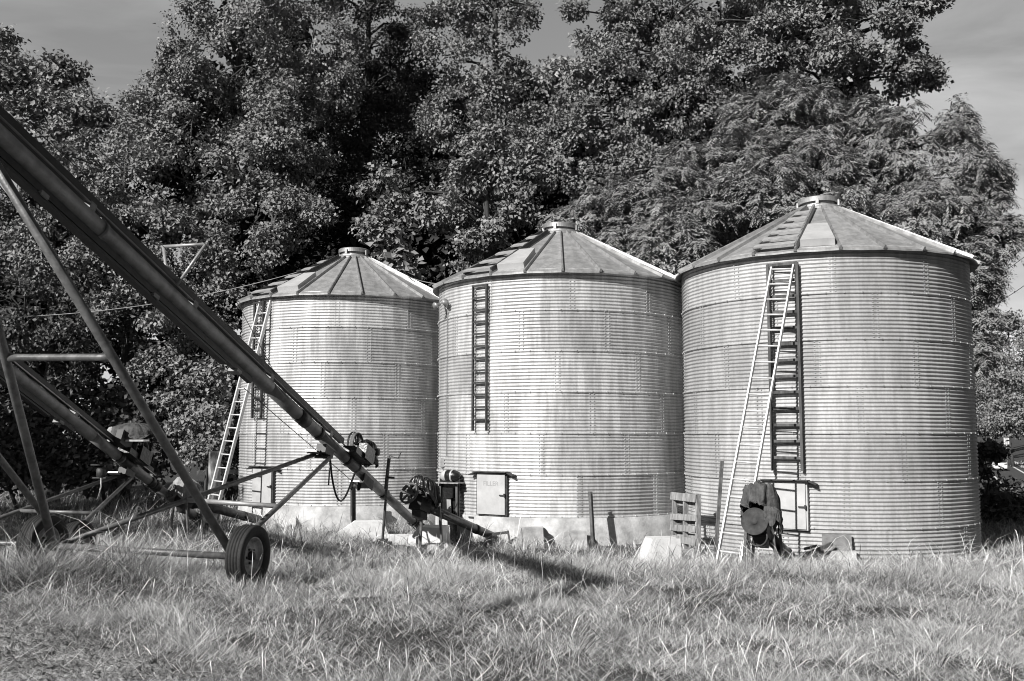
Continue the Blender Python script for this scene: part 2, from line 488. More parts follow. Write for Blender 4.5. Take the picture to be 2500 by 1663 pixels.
    hd.box(hp, n * .012, tn * .06, V((0, 0, .012))); hd.box(hp + tn * .06, n * .02, tn * .012, V((0, 0, .035)))
    hd.build('door_latch', M_IRON, dr)
    ds = MB(); zt = zd1 + .03
    ds.box(dc + V((0, 0, zt - (zd0 + zd1) / 2)) + n * .03, n * .09, tn * (door_w / 2 + .06), V((0, 0, .008)))
    for s in (-1, 1):
        e = dc + V((0, 0, zt - (zd0 + zd1) / 2 - .035)) + tn * s * (door_w / 2 + .12) + n * .01
        ds.box(e, n * .07, tn * .075 + V((0, 0, -s * s * .03)) * (1 if s > 0 else -1), V((0, 0, .01)))
    ds.build('door_drip_strip', M_IRON, t)
    if writing:
        text_mb(writing, .13, dc + n * .0475 + V((0, 0, .20)) + tn * .0, tn, (0, 0, 1), .0015).build('door_lettering', M_FADED, dr)
    sl = MB(); sl.box(on_wall(c, door_az - 11, R + .05, zd0 - .09), azv(door_az - 11) * .008, V((-azv(door_az - 11).y, azv(door_az - 11).x, 0)) * .07, V((0, 0, .018)))
    if not ring_below: sl.build('foundation_slot', M_IRON, t)
    return t

bin1 = make_bin(BIN1, M_BIN[0], 'farthest galvanised bin, its left part behind the big leaning auger tube', False, -42, .36, (2.55, 5.30), 11, M_IRON, -36.5, .66, -2, (-47, -32, [.02, .20, .38, .56, .74]), 1)
bin2 = make_bin(BIN2, M_BIN[1], 'middle galvanised bin with faded letters on its small door', False, -38.5, .36, (2.25, 5.22), 12, M_IRON, -32.5, .66, -2, (-47, -32, [.02, .20, .38, .56, .74]), 2, 'FILLER')
bin3 = make_bin(BIN3, M_BIN[2], 'nearest and largest looking dull grey bin at the right with a wide wooden wall ladder', True, -30.5, .52, (1.55, 5.20), 13, M_OLDWOOD, -31.5, .70, 4.5, (-40.5, -25.5, [.02, .16, .30, .44, .58, .72]), 3)

# dark patch plate and concrete foot at bin 3's base
n = azv(-16); tn = V((math.cos(rad(-16)), math.sin(rad(-16)), 0))
p = on_wall(BIN3, -14.5, R + .10, .36)
b = MB(); b.box(p, n * .012, tn * .24, V((0, 0, .13)) + n * -.04)
rebase(tag(b.build('metal_plate', M_AUGPIPE), 'dark square metal plate leaning against the base of the right hand bin', 'plate'))
b = MB(); b.box(on_wall(BIN3, -14.5, R + .16, .13), n * .10, tn * .30, V((0, 0, .10)))
rebase(tag(b.build('concrete_curb', M_CONC), 'low concrete curb in the grass under the dark square plate', 'curb'))

# ------------------------------------------------------------------ loose ladders
def alu_ladder(label, top, foot, width, nr, side, rw=.042):
    t = thing('aluminium_ladder', label, 'ladder', foot, 'aluminium ladders leaning on bins')
    top = V(top); foot = V(foot); d = top - foot; side = V(side).normalized()
    side = (side - d * side.dot(d) / d.length_squared).normalized()
    for s in (-1, 1):
        m = MB(); m.beam(foot + side * s * width / 2, top + side * s * width / 2, rw, .072, side)
        r = m.build('ladder_rail', M_ALU, t)
        m = MB(); m.beam(foot + side * s * width / 2 - d.normalized() * .03, foot + side * s * width / 2 + d.normalized() * .05, .036, .09, side)
        m.build('rubber_foot', M_BLK, r)
    for k in range(nr):
        q = foot + d * ((k + .75) / nr)
        m = MB(); m.tube([q - side * (width / 2 - .012), q + side * (width / 2 - .012)], .0165, 8); m.build('ladder_rung', M_ALU, t)
    return t
fx3 = V((3.40, 15.92, gz(3.40, 15.92)))
alu_ladder('white looking aluminium ladder leaning beside the wide wooden ladder on the right hand bin', P(1911, 648, 17.47), fx3, .39, 18, (1, -.62, 0), .026)
fx1 = V((-6.78, 22.35, gz(-6.78, 22.35)))
alu_ladder('aluminium ladder leaning on the farthest bin, crossed by the big auger tube', P(651, 727, 23.30), fx1, .38, 18, (.80, -.60, 0))

# ------------------------------------------------------------------ transport augers
def wheel(t, c, axis, dia=.73, w=.215, flip=1):
    """tyre with four grooves, dished rim, hub"""
    ax = V(axis).normalized() * flip
    wh = thing('wheel', '', '', c); del wh['label']; del wh['category']
    wh.location = V(c) - t.location; wh.parent = t
    r = dia / 2; hw = w / 2
    tread = []
    gr = [-.55, -.18, .18, .55]
    xs = []
    for gx in gr: xs += [(gx - .055, 0), (gx - .03, -.010), (gx + .03, -.010), (gx + .055, 0)]
    xs = [(-.86, -.012)] + xs + [(.86, -.012)]
    prof = [(r * .60, -hw * .62), (r * .64, -hw * .80), (r * .78, -hw * 1.0), (r * .90, -hw * .98), (r * .965, -hw * .92)] + [(r + dz, x * hw) for x, dz in xs] + \
           [(r * .965, hw * .92), (r * .90, hw * .98), (r * .78, hw * 1.0), (r * .64, hw * .80), (r * .60, hw * .62)]
    m = MB(); m.lathe(prof, c, ax, 64, True); 
    o = m.build('tyre', M_RUB, None); o.parent = wh; o.data.transform(Matrix.Translation(-V(c)))
    m = MB(); m.lathe([(r * .62, hw * .66), (r * .60, hw * .72), (r * .57, hw * .60), (r * .53, hw * .30), (r * .50, hw * .10), (r * .36, hw * .02), (r * .30, hw * .22), (r * .16, hw * .25), (r * .16, -hw * .2), (r * .5, -hw * .3), (r * .60, -hw * .7)], c, ax, 48, True)
    o = m.build('rim', M_RIM, None); o.parent = wh; o.data.transform(Matrix.Translation(-V(c)))
    m = MB(); m.lathe([(r * .15, hw * .2), (r * .14, hw * .62), (r * .10, hw * .75), (0, hw * .78)], c, ax, 20, True)
    u = ax.orthogonal().normalized(); w2 = ax.cross(u)
    for k in range(5):
        a = k * 2 * math.pi / 5; q = V(c) + (u * math.cos(a) + w2 * math.sin(a)) * r * .235
        m.tube([q + ax * hw * .15, q + ax * hw * .42], .014, 6)
    o = m.build('hub', M_AUGDARK, None); o.parent = wh; o.data.transform(Matrix.Translation(-V(c)))
    return wh

def spoked(mb, c, axis, r, w, ns, rim=.10, ref=None, spw=.09):
    """cast pulley: grooved rim, hub, flat spokes"""
    c = V(c); ax = V(axis).normalized()
    mb.lathe([(r * (1 - rim), -w / 2), (r, -w / 2), (r, -w * .22), (r * .93, 0), (r, w * .22), (r, w / 2), (r * (1 - rim), w / 2), (r * (1 - rim), -w / 2)], c, ax, 40, True)
    mb.lathe([(0, -w * .6), (r * .2, -w * .6), (r * .2, w * .6), (0, w * .62)], c, ax, 20, True)
    u = ax.orthogonal().normalized() if ref is None else V(ref); v = ax.cross(u)
    for k in range(ns):
        a = 2 * math.pi * k / ns; e = u * math.cos(a) + v * math.sin(a)
        mb.beam(c + e * r * .16, c + e * r * (1 - rim * .6), r * spw * 2, w * .4, ax.cross(e))

def make_auger(label, E, dh, zb, slope, L, axle_near, axle_far, u_br, u_strut, s_cross, end_u, guard_u, track_u, covers, truss_u=None, text=None, jack=True, zlow=None):
    E = V(E); dh = V((dh[0], dh[1], 0)).normalized()
    side = V((-dh.y, dh.x, 0)); side = side if side.x > 0 else -side         # points right
    d = V((dh.x, dh.y, slope)).normalized()
    upn = side.cross(d); upn = upn if upn.z > 0 else -upn
    def T(u, s=0., n=0.):
        return V((E.x + dh.x * u, E.y + dh.y * u, zb + slope * u)) + side * s + upn * n
    An = V(axle_near); Af = V(axle_far)
    mid = (An + Af) / 2
    t = thing('grain_auger', label, 'grain auger', (mid.x, mid.y, gz(mid.x, mid.y)), 'wheeled grain augers')
    # conveyor tube in telescoped sections
    m = MB()
    m.tube([T(end_u), T(end_u + 1.6)], .088, 28); m.tube([T(end_u + 1.6), T(u_br + .4)], .098, 28)
    m.tube([T(u_br + .4), T(track_u)], .104, 28); m.tube([T(track_u), T(L)], .110, 28)
    m.build('conveyor_tube', M_AUG, t)
    for u, r, l in ((end_u + 1.6, .113, .16), (end_u + 2.9, .118, .05), (u_br - .75, .118, .12), (u_br + .4, .116, .10), (track_u - 1.1, .117, .30), (track_u + 4, .121, .06), (track_u + 9, .121, .06)):
        m = MB(); m.tube([T(u - l / 2), T(u + l / 2)], r, 28)
        if l < .15: m.box(T(u, 0, r + .015), side * .03, d * .025, upn * .03)
        m.build('clamp_band', M_AUGDARK if l > .08 else M_AUG, t)
    # intake: bare flighting inside a rod cage
    m = MB()
    m.tube([T(end_u - .75), T(end_u)], .03, 10)
    vs = []; fs = []
    K = 60
    for k in range(K + 1):
        a = k / K * 2 * math.pi * 4; u = end_u - .72 + .72 * k / K
        e = side * math.cos(a) + upn * math.sin(a); vs += [T(u) + e * .03, T(u) + e * .085]
    for k in range(K): fs.append((2 * k, 2 * k + 1, 2 * k + 3, 2 * k + 2))
    m.raw(vs, fs, True); m.build('auger_flighting', M_IRON, t)
    m = MB()
    for k in range(7):
        a = rad(-40 + k * 43); e = side * math.cos(a) + upn * math.sin(a); m.tube([T(end_u + .02) + e * .10, T(end_u - .85) + e * .11], .011, 6)
    for q in (.0, .3, .6, .84):
        m.lathe([(.105, -.012), (.122, -.012), (.122, .012), (.105, .012), (.105, -.012)], T(end_u - q), d, 24)
    m.build('intake_cage', M_AUGDARK, t)
    # drive line guard on stand-offs above the tube
    m = MB(); u0 = guard_u; n0 = .185
    m.beam(T(u0, .0, n0 + .035), T(L - .6, .0, n0 + .035), .10, .085, side)
    m.build('drive_guard', M_AUGDARK, t)
    m = MB(); m.tube([T(u0 - .1, .05, n0 - .028), T(L - .6, .05, n0 - .028)], .012, 8); m.build('drive_shaft', M_LTSTEEL if zlow else M_AUG, t)
    for k in range(int((L - u0) / 2.1)):
        u = u0 + .5 + 2.1 * k; m = MB()
        m.box(T(u, 0, .135), side * .06, d * .05, upn * .05); m.box(T(u, -.075, .16), side * .008, d * .03, upn * .06)
        m.build('guard_bracket', M_AUG, t)
    # carriage track under the tube
    m = MB(); tu = track_u + .5
    m.beam(T(tu, 0, -.150), T(L - 2, 0, -.150), .075, .085, side)
    m.beam(T(tu + .7, 0, -.235), T(L - 2, 0, -.235), .11, .03, side)
    m.beam(T(tu, -.06, -.104), T(L - 2, -.06, -.104), .012, .012, side)
    m.build('carriage_track', M_AUGDARK, t)
    for k in range(int((L - tu - 2) / 2.0)):
        u = tu + .4 + 2.0 * k; m = MB(); m.box(T(u, 0, -.205), side * .075, d * .06, upn * .026); m.build('track_bracket', M_AUG, t)
    # wheels, axle, struts, arms
    axd = (An - Af).normalized()
    wheel(t, An, axd); wheel(t, Af, axd)
    m = MB(); m.tube([Af + V((0, 0, -.02)) + axd * .10, An + V((0, 0, -.02)) - axd * .10], .042, 16); m.build('axle', M_AUGPIPE, t)
    tops = T(u_strut, 0, -.16)
    sn = An - axd * .17; sf = Af + axd * .17
    for a_, k in ((sn, 1), (sf, -1)):
        m = MB(); m.tube([a_ + V((0, 0, -.05)), tops + side * k * .12], .052, 18); m.build('lift_strut', M_AUGPIPE, t)
    pn = sn.lerp(tops + side * .12, s_cross); pf = sf.lerp(tops - side * .12, s_cross)
    e = (pn - pf).normalized()
    m = MB(); m.tube([pf + e * .03, pf + e * .2, pn - e * .2, pn - e * .03], [.05, .040, .040, .05], 16); m.build('strut_crossbar', M_AUGPIPE, t)
    br = T(u_br, 0, -.26)
    bn = br + side * .07 - d * .05; bf = br - side * .17 + d * .08
    an = An - axd * .26 + V((0, 0, .02)); af = Af + axd * .26 + V((0, 0, .0))
    for a_, b_ in ((an, bn), (af, bf)):
        m = MB(); m.tube([a_, b_], .036, 16); m.build('tow_arm', M_AUGPIPE, t)
    m = MB(); m.tube([an.lerp(bn, .40), af.lerp(bf, .42)], .034, 14); m.build('arm_crossbar', M_GALVPIPE if not zlow else M_AUGPIPE, t)
    # arm hanger under the tube
    m = MB(); m.box(T(u_br, -.03, -.17), side * .09, d * .16, upn * .075); m.box(T(u_br + .12, -.12, -.235), side * .10, d * .07, upn * .012)
    m.tube([br + side * .10, br - side * .20], .03, 12)
    m.build('arm_hanger', M_AUGDARK, t)
    m = MB(); m.box(T(u_br + .18, -.16, -.25), side * .11, d * .05, upn * .014); m.build('hanger_plate', M_LTSTEEL, t)
    # drive: motor mount, spoked pulley, belt, engine under black cover
    up_ = u_br - .90 if covers == 'black' else u_br + .12
    pc = T(up_, .07, .33) if covers == 'black' else T(up_, .24, .26)
    m = MB(); m.box(T(up_ + .1, .14, .10), side * .14, d * .30, upn * .06); m.box(T(up_ - .1, .22, .20), side * .10, d * .20, upn * .14)
    m.build('motor_mount', M_BLK, t)
    m = MB(); spoked(m, pc, side, .235, .07, 8, .09, upn, .045)
    m.build('drive_pulley', M_PULLEY, t)
    m = MB(); m.lathe([(.236, -.085), (.247, -.085), (.247, -.05), (.236, -.05), (.236, -.085)], pc, side, 36); m.build('drive_belt', M_BELT, t)
    if covers == 'black':
        m = MB(); m.drape(pc - d * .42 - side * .02 + V((0, 0, .05)), .20, .22, .18, .42, 3.3, side, dh, 3.0, .16, .10)
        m.build('engine_cover', M_BLK, t)
        m = MB(); m.lathe([(.06, -.03), (.07, -.02), (.07, .03), (0, .04)], pc - d * .50 + side * .21 + V((0, 0, .06)), side, 20); m.build('engine_fan', M_IRON, t)
        # hydraulic hose
        q0 = T(u_br - .12, .03, -.26); m = MB(); pts = []
        q1 = T(u_br - 1.15, .0, -.12)
        for k in range(17):
            f = k / 16; p = q0.lerp(q1, f); p.z -= .62 * math.sin(math.pi * min(1, f ** .75)) * (1.0); pts.append(p)
        m.tube(pts, .018, 8); m.tube([q0, q0 + V((-.02, 0, -.45))], .014, 6); m.build('hydraulic_hose', M_BLK, t)
    else:
        q = T(up_ + .30, .16, .50)
        m = MB(); m.drape(q + V((0, 0, -.02)), .40, .28, .20, .14, 1.7, (1, 0, 0), (0, 1, 0), 3.0, .10, .08)
        m.build('engine_tarp', M_TARP, t)
        m = MB(); m.lump(q + V((-.36, -.14, .02)), .09, .09, .10, .12, 2, 9); m.build('feed_sack', M_CANVAS, t)
        m = MB(); m.box(q + V((-.02, -.15, -.145)), V((.36, 0, 0)), V((0, .16, 0)), V((0, 0, .018))); m.build('engine_tray', M_LTSTEEL, t)
        m = MB(); m.box(T(up_ + .45, .14, .27), side * .07, d * .2, upn * .14); m.build('engine_base', M_AUGDARK, t)
        q0 = T(u_br + .6, -.15, -.30)
        m = MB(); m.lathe([(.06, -.09), (.09, -.07), (.09, .07), (.06, .09), (0, .09)], q0 + V((0, 0, -.12)), (0, 0, 1), 18); m.box(q0 + V((-.02, 0, -.22)), V((.13, 0, 0)), V((0, .05, 0)), V((0, 0, .012)))
        m.box(q0 + V((0, 0, .03)), V((.20, 0, 0)), V((0, .03, 0)), V((0, 0, .014)))
        m.build('winch', M_IRON, t)
        m = MB(); m.tube([q0 + V((.02, -.05, -.22)), q0 + V((.03, -.05, -.40)), q0 + V((-.03, -.05, -.62))], .011, 6); m.build('winch_crank', M_LTSTEEL, t)
    # winch cable below the tube
    if jack:
        uj = end_u + 2.05
        wc = T(uj + .55, -.05, -.24)
        m = MB(); m.lathe([(.085, -.10), (.085, -.075), (.045, -.07), (.045, .02), (.085, .025), (.085, .05)], wc + side * -.02, side, 22); m.box(T(uj + .45, 0, -.14), side * .10, d * .16, upn * .05); m.box(T(uj + .45, .10, -.12), side * .01, d * .22, upn * .09)
        m.build('winch', M_IRON, t)
        m = MB(); m.box(T(uj + .52, -.10, -.17), side * .10, d * .10, upn * .008); m.build('winch_plate', M_LTSTEEL, t)
        m = MB(); m.tube([wc, T(track_u + .6, 0, -.32)], .006, 6); m.build('winch_cable', M_IRON, t)
        jt = T(uj, .24, .02); gj = gz(jt.x, jt.y)
        m = MB(); jb = V((jt.x - .05, jt.y, gj + .16)); jtop = jt + V((.06, 0, .50))
        m.tube([jb, jtop], .026, 12); m.tube([jt + V((0, 0, -.1)), jtop], .034, 12)
        jk = m.build('jack_stand', M_AUGPIPE, t)
        m = MB(); m.tube([jtop, jtop + V((0, 0, .03)), jtop + V((.17, 0, -.02)), jtop + V((.23, -.02, .10))], .012, 8); m.tube([jt + V((.04, -.03, .12)), jt + V((.17, -.03, .11))], .02, 8); m.build('jack_crank', M_IRON, jk)
        m = MB(); m.box(jb + V((0, 0, -.0)), V((.10, 0, 0)), V((0, .08, 0)), V((0, 0, .03))); m.box(jb + V((-.02, 0, -.09)), V((.19, 0, 0)), V((0, .13, 0)), V((0, 0, .06))); m.build('jack_foot', M_IRON, jk)
        m = MB(); m.tube([T(uj - .25, -.1, -.02), T(uj - .32, -.13, .1), T(uj - .38, 0, .13), T(uj - .45, .1, .05)], .01, 6); m.build('lift_hook', M_LTSTEEL, t)
    # truss bridge above the tube with its stays
    if truss_u:
        b = T(truss_u, 0, .16); h = .60
        lt = b + side * -.32 + upn * h; rt = b + side * .32 + upn * h
        m = MB(); m.tube([lt - side * .03, rt + side * .03], .023, 10); m.tube([lt, b - side * .07], .021, 10); m.tube([rt, b + side * .07], .021, 10); m.build('truss_bridge', M_GALVPIPE, t)
        for q in (lt, rt):
            m = MB(); m.tube([T(truss_u + 9, 0, .12), q, T(u_br + 1.6, 0, .13)], .0045, 6); m.build('truss_stay', M_IRON, t)
    if text:
        u0_, u1_, txt = text
        k = len(txt)
        m = MB()
        nn = (side * -.55 + upn * .83).normalized()
        for i, ch in enumerate(txt):
            if ch == ' ': continue
            u = u0_ + (u1_ - u0_) * i / (k - 1)
            mm = text_mb(ch, .16, T(u) + nn * .0995, -d, nn.cross(-d), .0015); m.raw(mm.v, mm.f)
        m.build('tube_lettering', M_BLACKP, t)
    # discharge spout at the high end
    m = MB(); m.box(T(L - .3), side * .16, d * .30, upn * .16); m.tube([T(L - .3), T(L - .3) + V((dh.x * .25, dh.y * .25, -.7)), T(L - .3) + V((dh.x * .3, dh.y * .3, -1.3))], [.14, .15, .13], 16)
    m.build('discharge_spout', M_AUG, t)
    return t

AE = (-1.79, 22.3, 0)
NW = V((-3.13, 12.0, gz(-3.13, 12.0) + .33)); FW = V((-5.93, 12.77, gz(-5.93, 12.77) + .34))
auger1 = make_auger('big dark auger slanting up to the left across the farthest bin', AE, (-.266, -.964), -.09, .411, 21.4, NW, FW, 5.2, 13.4, .50, 1.15, 4.75, 7.3, 'black', truss_u=9.9)
NW2 = V((-6.97, 16.2, gz(-6.97, 16.2) + .36)); FW2 = V((-9.82, 16.80, gz(-9.82, 16.8) + .36))
auger2 = make_auger('shaded auger with a tarped engine standing behind the big auger under the trees', (-7.1, 23.0, 0), (-.2, -.98), .2, .467, 15.5, NW2, FW2, 2.9, 10.2, .47, .35, 2.2, 4.2, 'tarp', text=(2.35, 1.25, 'II II OUOI'), jack=False, zlow=True)

# ------------------------------------------------------------------ unloading augers in front of each bin
def unloader(label, c, az, zw, ze, ln, cover, r=.085, spokes=6, solid=False, pr=.175, sk=0.):
    n = azv(az); tn = V((-n.y, n.x, 0)); tn = tn if tn.x > 0 else -tn
    w = on_wall(c, az, R - .05, zw); e = on_wall(c, az, R + ln, ze) + tn * sk
    t = thing('unloading_auger', label, 'unloading auger', (e.x, e.y, gz(e.x, e.y)), 'unloading augers at the bins')
    d = (e - w).normalized(); up = tn.cross(d); up = up if up.z > 0 else -up
    m = MB(); m.tube([w, e], r, 24); m.tube([w.lerp(e, .02) + up * r * .9, e - d * .1 + up * r * .9], .018, 8); m.build('tube', M_AUGPIPE if not solid else M_BLK, t)
    m = MB(); m.tube([e - d * .10, e + d * .08], r + .035, 24); m.tube([w.lerp(e, .30), w.lerp(e, .33)], r + .012, 24); m.build('flange', M_AUGDARK, t)
    # head box
    hc = e + d * .16
    m = MB(); m.box(hc, d * .13, tn * .13, up * .13); m.box(hc + V((0, 0, -.16)) + d * .02, d * .09, tn * .10, V((0, 0, .11))); m.box(hc + up * .16 + d * .02, d * .19, tn * .16, up * .02)
    m.build('head_box', M_AUGDARK, t)
    # engine and pulley facing the viewer side
    pc = hc + d * .34 + up * (.03 if solid else .10)
    m = MB()
    if solid:
        m.lathe([(0, .045), (.05, .045), (.05, .03), (pr * .75, .012), (pr * .82, .02), (pr * .97, .02), (pr, .03), (pr, -.03), (0, -.03)], pc, d + V((0, 0, -.1)), 40)
        m.lathe([(.13, .02), (.15, .02), (.15, -.02), (.13, -.02)], pc + V((.05, 0, -.24)), d, 32)
    else:
        spoked(m, pc, d + V((-.1, -.12, .25)), pr, .055, spokes, .14, None, .11)
    m.build('pulley', M_DISC if solid else M_PULLEY, t)
    m = MB(); m.box(hc + up * .20 - d * .02, d * .14, tn * .20, up * .10); m.lathe([(.09, -.12), (.11, -.1), (.11, .12), (0, .13)], hc + up * .22 + tn * .05, tn, 20)
    m.tube([hc + tn * .17 + up * .05, hc + tn * .2 + up * .2], .012, 6)
    m.build('engine', M_IRON, t)
    # legs
    for k, (a, b) in enumerate(((-.12, -.2), (.2, -.28)) if cover == 'black' else ((-.20, .10), (.20, .10), (-.16, -.2), (.22, -.25))):
        p = hc + tn * a + d * b; q = V((p.x + a * .35, p.y, gz(p.x, p.y) - .05))
        m = MB(); m.beam(q, p + V((0, 0, .05)), .045, .03, tn); m.build('leg', M_AUGPIPE, t)
    m = MB()
    if cover == 'black':
        m.drape(hc + up * .22 + V((0, 0, .06)) - d * .04, .25, .22, .21, .30, 4.1, tn, d, 2.6, .16, .11, (math.pi / 2, .9)); m.build('engine_cover', M_BLK, t)
    elif cover == 'canvas':
        m.drape(hc + V((.0, 0, .20)) - d * .05, .33, .27, .25, .30, 2.2, tn, d, 2.4, .16, .12); m.build('engine_canvas', M_CANVAS, t)
    else:
        m.drape(hc + V((.02, 0, .33)) + d * .04, .27, .28, .34, .42, 6.4, tn, d, 2.1, .18, .13, (math.pi * .56, .75)); m.drape(hc + tn * .27 + d * .30 + V((0, 0, .20)), .12, .07, .07, .34, 9.2, tn + V((0, 0, -.25)), d, 2.6, .2, .1); m.build('engine_tarp', M_TARP, t)
    return t
unloader('unloading auger at the farthest bin with pale canvas tied over its engine', BIN1, -35.5, .16, .72, 1.95, 'canvas', .095, sk=-.15)
unloader('unloading auger at the middle bin with six spoked pulley and black plastic cover', BIN2, -31, .12, .86, 1.95, 'black', .08, 6, False, .20, sk=-.3)
unloader('unloading auger at the right hand bin under a crumpled dark tarp, solid round pulley', BIN3, -29, -.03, .64, 1.75, 'tarp', .10, 0, True, .21, sk=-.06)

# ------------------------------------------------------------------ wooden pallet between the bins
A = V((3.30, 17.95, 0)); A.z = gz(A.x, A.y) - .03
wv = V((-.33, .66, .0)); up_ = V((.06, .22, .97)).normalized(); nv = wv.normalized().cross(up_).normalized()
if nv.x > 0: nv = -nv
t = thing('wooden_pallet', 'broken wooden pallet standing on edge between the middle and right hand bins', 'pallet', A)
H = 1.14
for k, f in enumerate((.0, .5, .97)):
    m = MB(); p = A + wv * f; m.beam(p, p + up_ * (H if k == 0 else H - .05), .095, .045, nv); m.build('stringer', M_GREYWOOD, t)
for k, (z0, hh, sk, f0) in enumerate(((1.05, .14, .01, 0), (.70, .11, -.03, 0), (.50, .11, -.03, .0), (.27, .12, .01, 0), (.06, .12, 0, 0))):
    m = MB(); p = A + up_ * (z0) + nv * .058 - wv * .02; q = p + wv * 1.05 + up_ * sk; m.beam(p, q, hh, .02, up_); m.build('slat', M_GREYWOOD, t)
for z0 in (.95, .62, .36, .1):
    m = MB(); p = A + up_ * z0 - nv * .058; m.beam(p, p + wv * 1.0, .10, .02, up_); m.build('slat', M_GREYWOOD, t)

# ------------------------------------------------------------------ stakes, posts, rods
def angle_post(name, label, cat, foot, top, w, m, group=None, holes=True):
    b = MB(); foot = V(foot); top = V(top); s = V((.9, .43, 0)).normalized(); f = V((.43, -.9, 0)).normalized()
    b.beam(foot, top, w, .012, s); b.beam(foot + f * w * .5 - s * w * .45, top + f * w * .5 - s * w * .45, .012, w * .9, s)
    if holes:
        d = top - foot
        for k in range(int(d.length / .12)):
            q = foot + d * ((k + .5) / (d.length / .12)); b.box(q + f * .008, s * .010, f * .003, V((0, 0, .010)))
    o = rebase(b.build(name, m)); tag(o, label, cat, group); return o
def foot(px, Y, dz=-.1):
    X = (px - 1250) / 2440 * Y; return V((X, Y, gz(X, Y) + dz))
p = foot(866, 22.15); angle_post('metal_stake', 'dark flat steel stake standing before the farthest bin, left of the jack', 'stake', p, P(862, 1181, 22.15), .12, M_IRON, 'steel stakes along the bins')
p = foot(1447, 19.1); angle_post('metal_stake', 'steel angle stake in the grass before the middle bin, right of its door', 'stake', p, P(1441, 1200, 19.2), .09, M_AUGPIPE, 'steel stakes along the bins')
p = foot(2303, 17.7); angle_post('metal_stake', 'steel stake at the right end of the right hand bin', 'stake', p, P(2299, 1284, 17.75), .10, M_AUGPIPE, 'steel stakes along the bins')
p = foot(735, 22.7); b = MB(); q = P(729, 1211, 22.85)
b.raw([p + V((-.10, 0, 0)), p + V((.08, 0, 0)), p + V((.08, .04, 0)), p + V((-.10, .04, 0)), q + V((-.0, 0, 0)), q + V((.03, 0, 0)), q + V((.03, .04, 0)), q + V((0, .04, 0))], [(0, 1, 5, 4), (1, 2, 6, 5), (2, 3, 7, 6), (3, 0, 4, 7), (4, 5, 6, 7)])
tag(rebase(b.build('metal_stake', M_IRON)), 'dark pointed stake by the concrete base under the farthest bin door', 'stake', 'steel stakes along the bins')
p = foot(1737, 16.9); b = MB(); b.beam(p, P(1762, 1126, 17.45), .045, .03, (1, .3, 0)); b.beam(p + V((.02, -.01, 0)), P(1762, 1126, 17.45) + V((.02, -.01, 0)), .012, .05, (1, .3, 0))
tag(rebase(b.build('steel_bar', M_AUGPIPE)), 'tall thin steel bar leaning against the right hand bin beside the pallet', 'bar')
p = foot(1103, 20.3); angle_post('angle_iron', 'tall punched angle iron leaning beside the dark control board at the middle bin', 'angle iron', p, P(1123, 1110, 20.9), .07, M_AUGPIPE)

# fence behind the ladder of the farthest bin
fc = P(523, 1180, 24.6); fz = gz(fc.x, fc.y)
t = thing('wooden_fence', 'weathered wooden post and rail fence left of the farthest bin', 'fence', (fc.x, fc.y, fz))
m = MB(); m.tube([(fc.x, fc.y, fz - .1), (fc.x, fc.y, 1.75)], [.155, .145], 18); m.build('fence_post', M_GREYWOOD, t)
for zz in (.95, 1.25):
    m = MB(); m.beam((fc.x - .1, fc.y + .16, zz), (fc.x + 2.6, fc.y + 1.8, zz - .03), .11, .05, (0, 0, 1)); m.build('fence_rail', M_GREYWOOD, t)

# control board with motor at the middle bin
bc = P(1098, 1240, 20.55)
t = thing('control_board', 'dark wooden control board on legs at the left edge of the middle bin', 'control board', (bc.x, bc.y, gz(bc.x, bc.y)))
bn = azv(-30); bt = V((-bn.y, bn.x, 0)); bt = bt if bt.x > 0 else -bt
zt = P(1098, 1181, 20.55).z
m = MB(); m.box(V((bc.x, bc.y, (zt + .35) / 2 + .1)), bn * .02, bt * .24, V((0, 0, (zt - .35) / 2))); m.build('panel', M_BLK, t)
for s in (-1, 1):
    m = MB(); m.beam(V((bc.x, bc.y, gz(bc.x, bc.y) - .1)) + bt * s * .20 + bn * .045, V((bc.x, bc.y, zt)) + bt * s * .20 + bn * .045, .05, .04, bt); m.build('leg', M_OLDWOOD, t)
m = MB(); m.box(V((bc.x, bc.y, zt + .02)), bn * .16, bt * .30, V((0, 0, .012))); m.build('shelf', M_GREYWOOD, t)
m = MB(); m.box(V((bc.x, bc.y, zt - .18)) + bn * .08 + bt * .05, bn * .05, bt * .10, V((0, 0, .10))); m.build('switch_box', M_BLK, t)
m = MB(); m.beam(V((bc.x, bc.y, zt - .28)) + bn * .06 + bt * .02, V((bc.x, bc.y, .35)) + bn * .08 + bt * .06, .10, .03, bt); m.build('conduit_board', M_GREYWOOD, t)
mc = V((bc.x, bc.y, zt + .16)) + bt * .0
t = thing('electric_motor', 'small electric motor with a pale end bell lying on the control board', 'motor', (mc.x, mc.y, zt + .03))
m = MB(); m.lathe([(0, -.20), (.08, -.19), (.12, -.12), (.12, -.06)], mc, bt, 24); m.build('end_bell', M_DOOR, t)
m = MB(); m.lathe([(.12, -.06), (.125, -.05), (.125, .10), (.08, .22), (0, .25)], mc, bt, 24); m.box(mc - V((0, 0, .12)), bt * .12, bn * .08, V((0, 0, .02))); m.build('body', M_BLK, t)
m = MB(); m.lathe([(.126, .06), (.134, .065), (.134, .095), (.126, .10)], mc, bt, 24); m.build('band', M_LTSTEEL, t)

